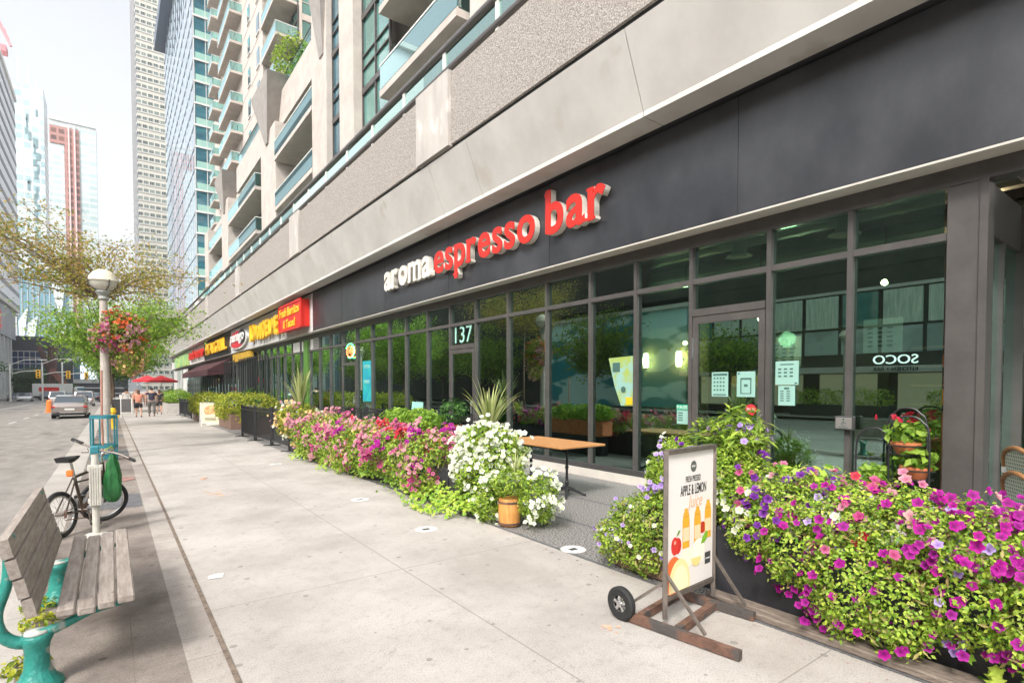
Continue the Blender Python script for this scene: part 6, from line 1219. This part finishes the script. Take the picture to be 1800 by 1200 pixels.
    cp = [p(0, 0, .96), p(0, 0, .90)]; ce = [(0, 1)]; cr_ = [(.145*k*W, .125*k*W), (.15*k*W, .13*k*W)]
    for sg, st_ in ((-1, stride), (1, -stride)):
        b0 = len(cp); cp += [p(sg*.095*W, .0, .80), p(sg*.10*W, st_*.5+.03, .52 if not shorts else .56)]; ce += [(1, b0), (b0, b0+1)]; cr_ += [(.10*k*W, .10*k*W), (.082*k, .082*k)]
        if not shorts: cp += [p(sg*.10*W, st_-(.06 if st_ < 0 else 0), .12)]; ce += [(b0+1, b0+2)]; cr_ += [(.062*k, .066*k)]
    skin_mesh(cp, ce, cr_, 'shorts' if shorts else 'trousers', bottom, t, 2)
    m = MB()
    for sg, st_ in ((-1, stride), (1, -stride)): f_ = p(sg*.103*W, st_+.04-(.06 if st_ < 0 else 0), 0); m.box(f_[0]-.045, f_[0]+.045, f_[1]-.12, f_[1]+.14, f_[2]+.002, f_[2]+.075, .03)
    m.build('shoes', M['black'], t)
    hp = [p(0, .0, 1.66), p(0, -.035, 1.62), p(0, -.055, 1.55)]; he = [(0, 1), (1, 2)]; hr = [(.088*k, .095*k), (.097*k, .09*k), (.075*k, .055*k)]
    if long_hair: hp.append(p(0, -.08, 1.40)); he.append((2, 3)); hr.append((.085*k, .04*k))
    skin_mesh(hp, he, hr, 'hair', hair, t, 2); return t
hb_ = mat('brown_hair', (.10, .05, .03), .7); hbl = mat('black_hair', (.02, .015, .012), .6)
cl = lambda n, c: mat(n, c, .85, bump=.2, bs=8)
navy = cl('navy_cloth', (.03, .03, .055)); pink = cl('coral_cloth', (.62, .25, .17)); grey = cl('grey_cloth', (.14, .13, .12)); blackc = cl('black_cloth', (.02, .02, .025)); tan = cl('tan_cloth', (.35, .22, .14))
person(1.30, 38.6, 'walker seen from behind in a coral top and black shorts, leftmost of the front pair', pink, blackc, hb_, 1.62, .12, True, 1.22, True)
person(1.98, 39.4, 'walker seen from behind in a navy shirt and grey trousers, right of the coral top', navy, grey, hbl, 1.76, .13, False, 1.15)
person(2.55, 42.5, 'walker in dark top and shorts just right of the navy shirt', blackc, blackc, hb_, 1.66, .16, True, 1.0, True)
person(.9, 47.5, 'distant walker in white between the front pair and the kerb', cl('white_cloth', (.6, .58, .55)), navy, hbl, 1.7, .12); person(1.6, 52, 'distant walker in tan glimpsed behind the front pair', tan, blackc, hb_, 1.7, .15, face=-1)
person(1.15, 60, 'tiny far walker in dark clothes nearest the kerb', blackc, grey, hbl, 1.7, .1, face=-1); person(2.9, 64, 'tiny far walker in pink by the umbrellas', pink, grey, hb_, 1.65, .1, face=-1)
for i, (x, y, c_) in enumerate(((-17.0, 100, navy), (-17.8, 104, tan), (-16.9, 108, M['yellow']))): person(x, y, ['navy dressed walker on the far left pavement', 'tan dressed walker on the far left pavement', 'yellow vested figure on the far left pavement'][i], c_, navy, hbl, 1.72, .12, face=-1)
# ================= cars =================
def car(x, y, label, paint, face=1, kind='sedan', z=None):
    t = empty('car', (x, y, G(y)-.15), label, 'car', 'cars on the road'); H = {'sedan': 1.44, 'suv': 1.68}[kind]; b0 = t.location.z
    def cs(yy, w_, zl, zs, zt_): return [(-w_*.9, zl), (-w_, zl+.12), (-w_, zs-.12), (-w_*.96, zs), (-w_*.86, zt_), (0, zt_+.02), (w_*.86, zt_), (w_*.96, zs), (w_, zs-.12), (w_, zl+.12), (w_*.9, zl)]
    sec = [(-2.32, .70, .42, .70, .74), (-2.25, .84, .24, .82, .90), (-1.9, .90, .20, .90, .99), (-1.2, .915, .18, .93, .98), (0, .92, .18, .92, .97), (1.1, .915, .18, .88, .93), (1.9, .87, .20, .78, .84), (2.2, .80, .24, .66, .72), (2.30, .66, .34, .56, .60)]
    V = []; F = []
    for s_ in sec: V += [(x+a, y+face*s_[0], b0+b) for a, b in cs(*s_)]
    n_ = 11
    for i in range(len(sec)-1): F += [(i*n_+k, i*n_+k+1, (i+1)*n_+k+1, (i+1)*n_+k) for k in range(n_-1)]
    F += [tuple(range(n_)), tuple((len(sec)-1)*n_+k for k in range(n_))[::-1]]
    MB().add(V, F).build('body', paint, t, smooth=False)
    gs = [(-1.75, .76, .96, .0), (-1.05, .68, 1.36, .62), (-.2, .67, H, .66), (.45, .66, H-.03, .6), (1.15, .76, .95, .0)] if kind == 'sedan' else [(-2.1, .78, .98, 0), (-1.85, .70, H-.1, .64), (-.2, .70, H, .68), (.45, .68, H-.04, .62), (1.15, .78, .95, 0)]
    V = []; F = []
    for yy, w_, zz, _ in gs: V += [(x-.84, y+face*yy, b0+.94), (x-w_, y+face*yy, b0+zz), (x+w_, y+face*yy, b0+zz), (x+.84, y+face*yy, b0+.94)]
    for i in range(len(gs)-1): F += [(4*i+k, 4*i+k+1, 4*i+5+k, 4*i+4+k) for k in range(3)]
    g = MB().add(V, F).build('windows', bpy.data.materials.get('car_glass') or mat('car_glass', (.03, .045, .06), .05, coat=1), t); m = MB()
    for i in (1, 2): a, b = gs[i], gs[i+1]; m.add([(x-a[1]*1.01, y+face*a[0], b0+a[2]+.012), (x+a[1]*1.01, y+face*a[0], b0+a[2]+.012), (x+b[1]*1.01, y+face*b[0], b0+b[2]+.012), (x-b[1]*1.01, y+face*b[0], b0+b[2]+.012)], [(0, 1, 2, 3)])
    m.build('roof', paint, t)
    m = MB()
    for e in (-1, 1):
        for a, b in ((gs[0], gs[1]), (gs[3], gs[4])): m.bar((x+e*.80, y+face*a[0] if a[3] == 0 else y+face*a[0], b0+(a[2] if a[3] else .95)), (x+e*(b[1] if b[3] else .80), y+face*b[0], b0+(b[2] if b[3] else .95)), .05, .04)
    m.build('pillar', paint, t)
    for e in (-1, 1):
        for yy in (-1.38, 1.38):
            wh_ = MB().lathe((x+e*.80, y+face*yy, b0+.33), [(.20, -.11), (.33, -.10), (.33, .10), (.20, .11)], 20, 'x').build('wheel', M['rubber'], t); MB().lathe((x+e*.86, y+face*yy, b0+.33), [(.001, -.06), (.2, -.06), (.2, .06), (.001, .06)], 12, 'x', caps=False).build('rim', M['chrome'], wh_)
        MB().box(x+e*.92, x+e*1.08, y+face*.62-.05, y+face*.62+.05, b0+.93, b0+1.05, .02).build('mirror', paint, t)
        MB().box(x+e*.50, x+e*.86, y-face*2.31, y-face*2.18, b0+.68, b0+.80, .03).build('tail_light', bpy.data.materials.get('tail_red') or mat('tail_red', (.45, .02, .02), .25), t)
        MB().box(x+e*.42, x+e*.74, y+face*2.20, y+face*2.30, b0+.55, b0+.66, .03).build('headlight', M['chrome'], t)
    MB().box(x-.24, x+.24, y-face*2.335, y-face*2.3, b0+.54, b0+.66).build('number_plate', M['white'], t); MB().box(x-.82, x+.82, y-face*2.34, y-face*2.2, b0+.24, b0+.38, .03).build('bumper', M['black'], t)
    MB().box(x-.42, x+.42, y-face*2.345, y-face*2.32, b0+.71, b0+.735).build('trim_strip', M['chrome'], t)
    return t
pt = lambda n, c: mat(n, c, .22, .6, coat=.6)
silver = pt('warm_silver_paint', (.34, .29, .265)); blk2 = pt('black_paint', (.02, .02, .022)); wht = pt('white_paint', (.7, .7, .7)); gr = pt('grey_paint', (.16, .17, .18)); redp = pt('red_paint', (.4, .03, .03))
car(-2.05, 45.0, 'silver sedan seen from behind driving away near the kerb', silver)
cars = [(-13.5, 128, gr, -1, 'sedan', 'grey sedan nearest the left pavement at the crossing'), (-2.4, 78, wht, 1, 'suv', 'white car ahead of the silver sedan'), (-5.5, 92, wht, 1, 'suv', 'white van like car in the middle lane ahead'), (-2.2, 104, blk2, 1, 'sedan', 'black car waiting at the far crossing near the kerb'), (-5.6, 112, gr, 1, 'sedan', 'grey car beyond the white one in the middle lane'), (-1.0, 118, redp, 1, 'sedan', 'red car deepest on the right of the road'), (-9.5, 132, blk2, -1, 'suv', 'black car facing the camera left of the truck'), (-11.4, 120, wht, -1, 'sedan', 'white car facing the camera in the left lanes')]
for x, y, p_, f_, kd, lb in cars: car(x, y, lb, p_, f_, kd)
# cone on the road and truck
t = empty('traffic_cone', (-3.9, 56, G(56)-.15), 'orange barrel cone on the road left of the silver sedan', 'cone'); MB().lathe((-3.9, 56, G(56)-.15), [(.32, 0), (.32, .05), (.24, .06), (.2, .9), (.14, 1.0)], 16).build('body', M['orange'], t); MB().lathe((-3.9, 56, G(56)-.15), [(.226, .35), (.215, .55)], 16, caps=False).build('stripe', M['white'], t)
t = empty('box_truck', (-10, 140, G(140)), 'white box truck with a red stripe crossing at the end of the street', 'truck'); z = G(140)-.1
MB().box(-12.2, -6.2, 139, 141.3, z+.7, z+3.1, .05).build('cargo_box', M['white'], t); MB().box(-5.95, -4.2, 139.1, 141.2, z+.5, z+2.5, .25).build('cab', M['white'], t); MB().box(-11.2, -8.2, 138.97, 138.995, z+1.6, z+2.4).build('red_stripe', M['red'], t); MB().box(-5.4, -4.15, 139.06, 139.095, z+1.5, z+2.3).build('cab_window', M['winglass_b'], t)
for xx in (-11, -9.8, -5): MB().lathe((xx, 139.2, z+.45), [(.2, -.15), (.48, -.14), (.48, .14), (.2, .15)], 16, 'y').build('wheel', M['rubber'], t)
# ================= signals and far street furniture =================
for i, (x, y, s_) in enumerate(((-11.9, 108, 1), (-8.6, 112, 1), (-6.5, 118, 1))):
    z = G(y); t = empty('traffic_light', (x, y, z), ['leftmost yellow traffic signal arm at the far crossing', 'middle yellow traffic signal arm at the far crossing', 'rightmost yellow traffic signal at the far crossing'][i], 'traffic light', 'yellow traffic signals'); MB().tube([(x, y, z), (x, y, z+5.6+i*.4)], .12, 8).build('pole', M['white'], t); MB().tube([(x, y, z+4.1), (x+1.5, y, z+4.5), (x+3.1, y, z+4.6)], .06, 6).build('arm', M['white'], t)
    h_ = MB().box(x+2.9, x+3.45, y-.45, y-.1, z+3.5, z+4.75, .04).build('signal_head', M['yellow'], t); m = MB()
    for k in range(3): m.lathe((x+3.17, y-.46, z+3.75+.38*k), [(.001, -.02), (.13, -.02), (.13, .02), (.001, .02)], 10, 'y', caps=False)
    m.build('lens', M['dark'], h_); MB().tube([(x, y, z+5.4+i*.4), (x+1.6, y, z+6.2+i*.4), (x+3.4, y, z+6.3+i*.4)], .05, 6).build('lamp_arm', M['white'], t); MB().box(x+3.2, x+4.2, y-.15, y+.15, z+6.2+i*.4, z+6.35+i*.4).build('lamp_head', M['white'], t)
t = empty('construction_board', (-16.4, 112, G(112)), 'orange construction sign boards at the left kerb of the crossing', 'sign'); MB().box(-17.4, -15.9, 112, 112.1, G(112)+.5, G(112)+2.0).build('board', M['orange'], t); MB().bar((-16.6, 112.05, G(112)), (-16.6, 112.05, G(112)+.5), .1, .1).build('post', M['white'], t)
# leaning timber sculpture
t = empty('leaning_sculpture', (-11, 165, G(165)), 'dark brown forked column sculpture with a leaning red brown brace', 'sculpture'); db = mat('dark_brown_sculpture', (.10, .05, .04), .8, c2=(.18, .09, .07), ns=1)
MB().tube([(-11.2, 165, -1), (-11.0, 165, 5), (-10.6, 165, 10.8)], [.7, .8, 1.0], 10).tube([(-11.1, 165, 5), (-12.2, 165, 8), (-13.2, 165, 11)], [.6, .55, .45], 8).build('column', db, t); MB().bar((-11.0, 164, 5.5), (-6.6, 164, -.9), 1.0, 1.2).build('leaning_brace', mat('red_brown_beam', (.28, .10, .07), .7), t)
o = foliage('hedge', [(-23+1.6*k, 182, G(182)+1.9, 1.6, 2, 1.9) for k in range(10)], 5000, .4, M['leaf_dark'], None); tag(o, 'dark green hedge mass in front of the dark glass hall', 'hedge')
# parked row of bright things at far end of pavement
# birds
for i, (x, y, z) in enumerate(((-22, 150, 121), (-22, 150, 132), (-31, 150, 124))):
    MB().add([(x, y, z), (x+.7, y, z+.25), (x+.15, y+.3, z), (x-.7, y, z+.28), (x-.05, y-.4, z-.05)], [(0, 1, 2), (0, 2, 3), (0, 4, 1), (0, 3, 4)]).build('bird', M['black'], tag(empty('flying_bird', (x, y, z)), ['lower of the two birds near each other in the white sky', 'upper of the two birds near each other in the white sky', 'bird closest to the crane at the left'][i], 'bird', 'birds in the sky'))
# haze
hz = bpy.data.materials.new('haze_air'); hz.use_nodes = True; t_ = hz.node_tree; t_.nodes.remove(t_.nodes['Principled BSDF']); v = nn(t_, 'ShaderNodeVolumePrincipled'); v.inputs['Color'].default_value = (.93, .96, 1, 1); v.inputs['Density'].default_value = .0006; v.inputs['Anisotropy'].default_value = .3; t_.links.new(v.outputs[0], t_.nodes['Material Output'].inputs['Volume'])
if HAZE:
    o = MB().box(-610, 610, -610, 1510, -12, 225).build('haze', hz); o['kind'] = 'stuff'
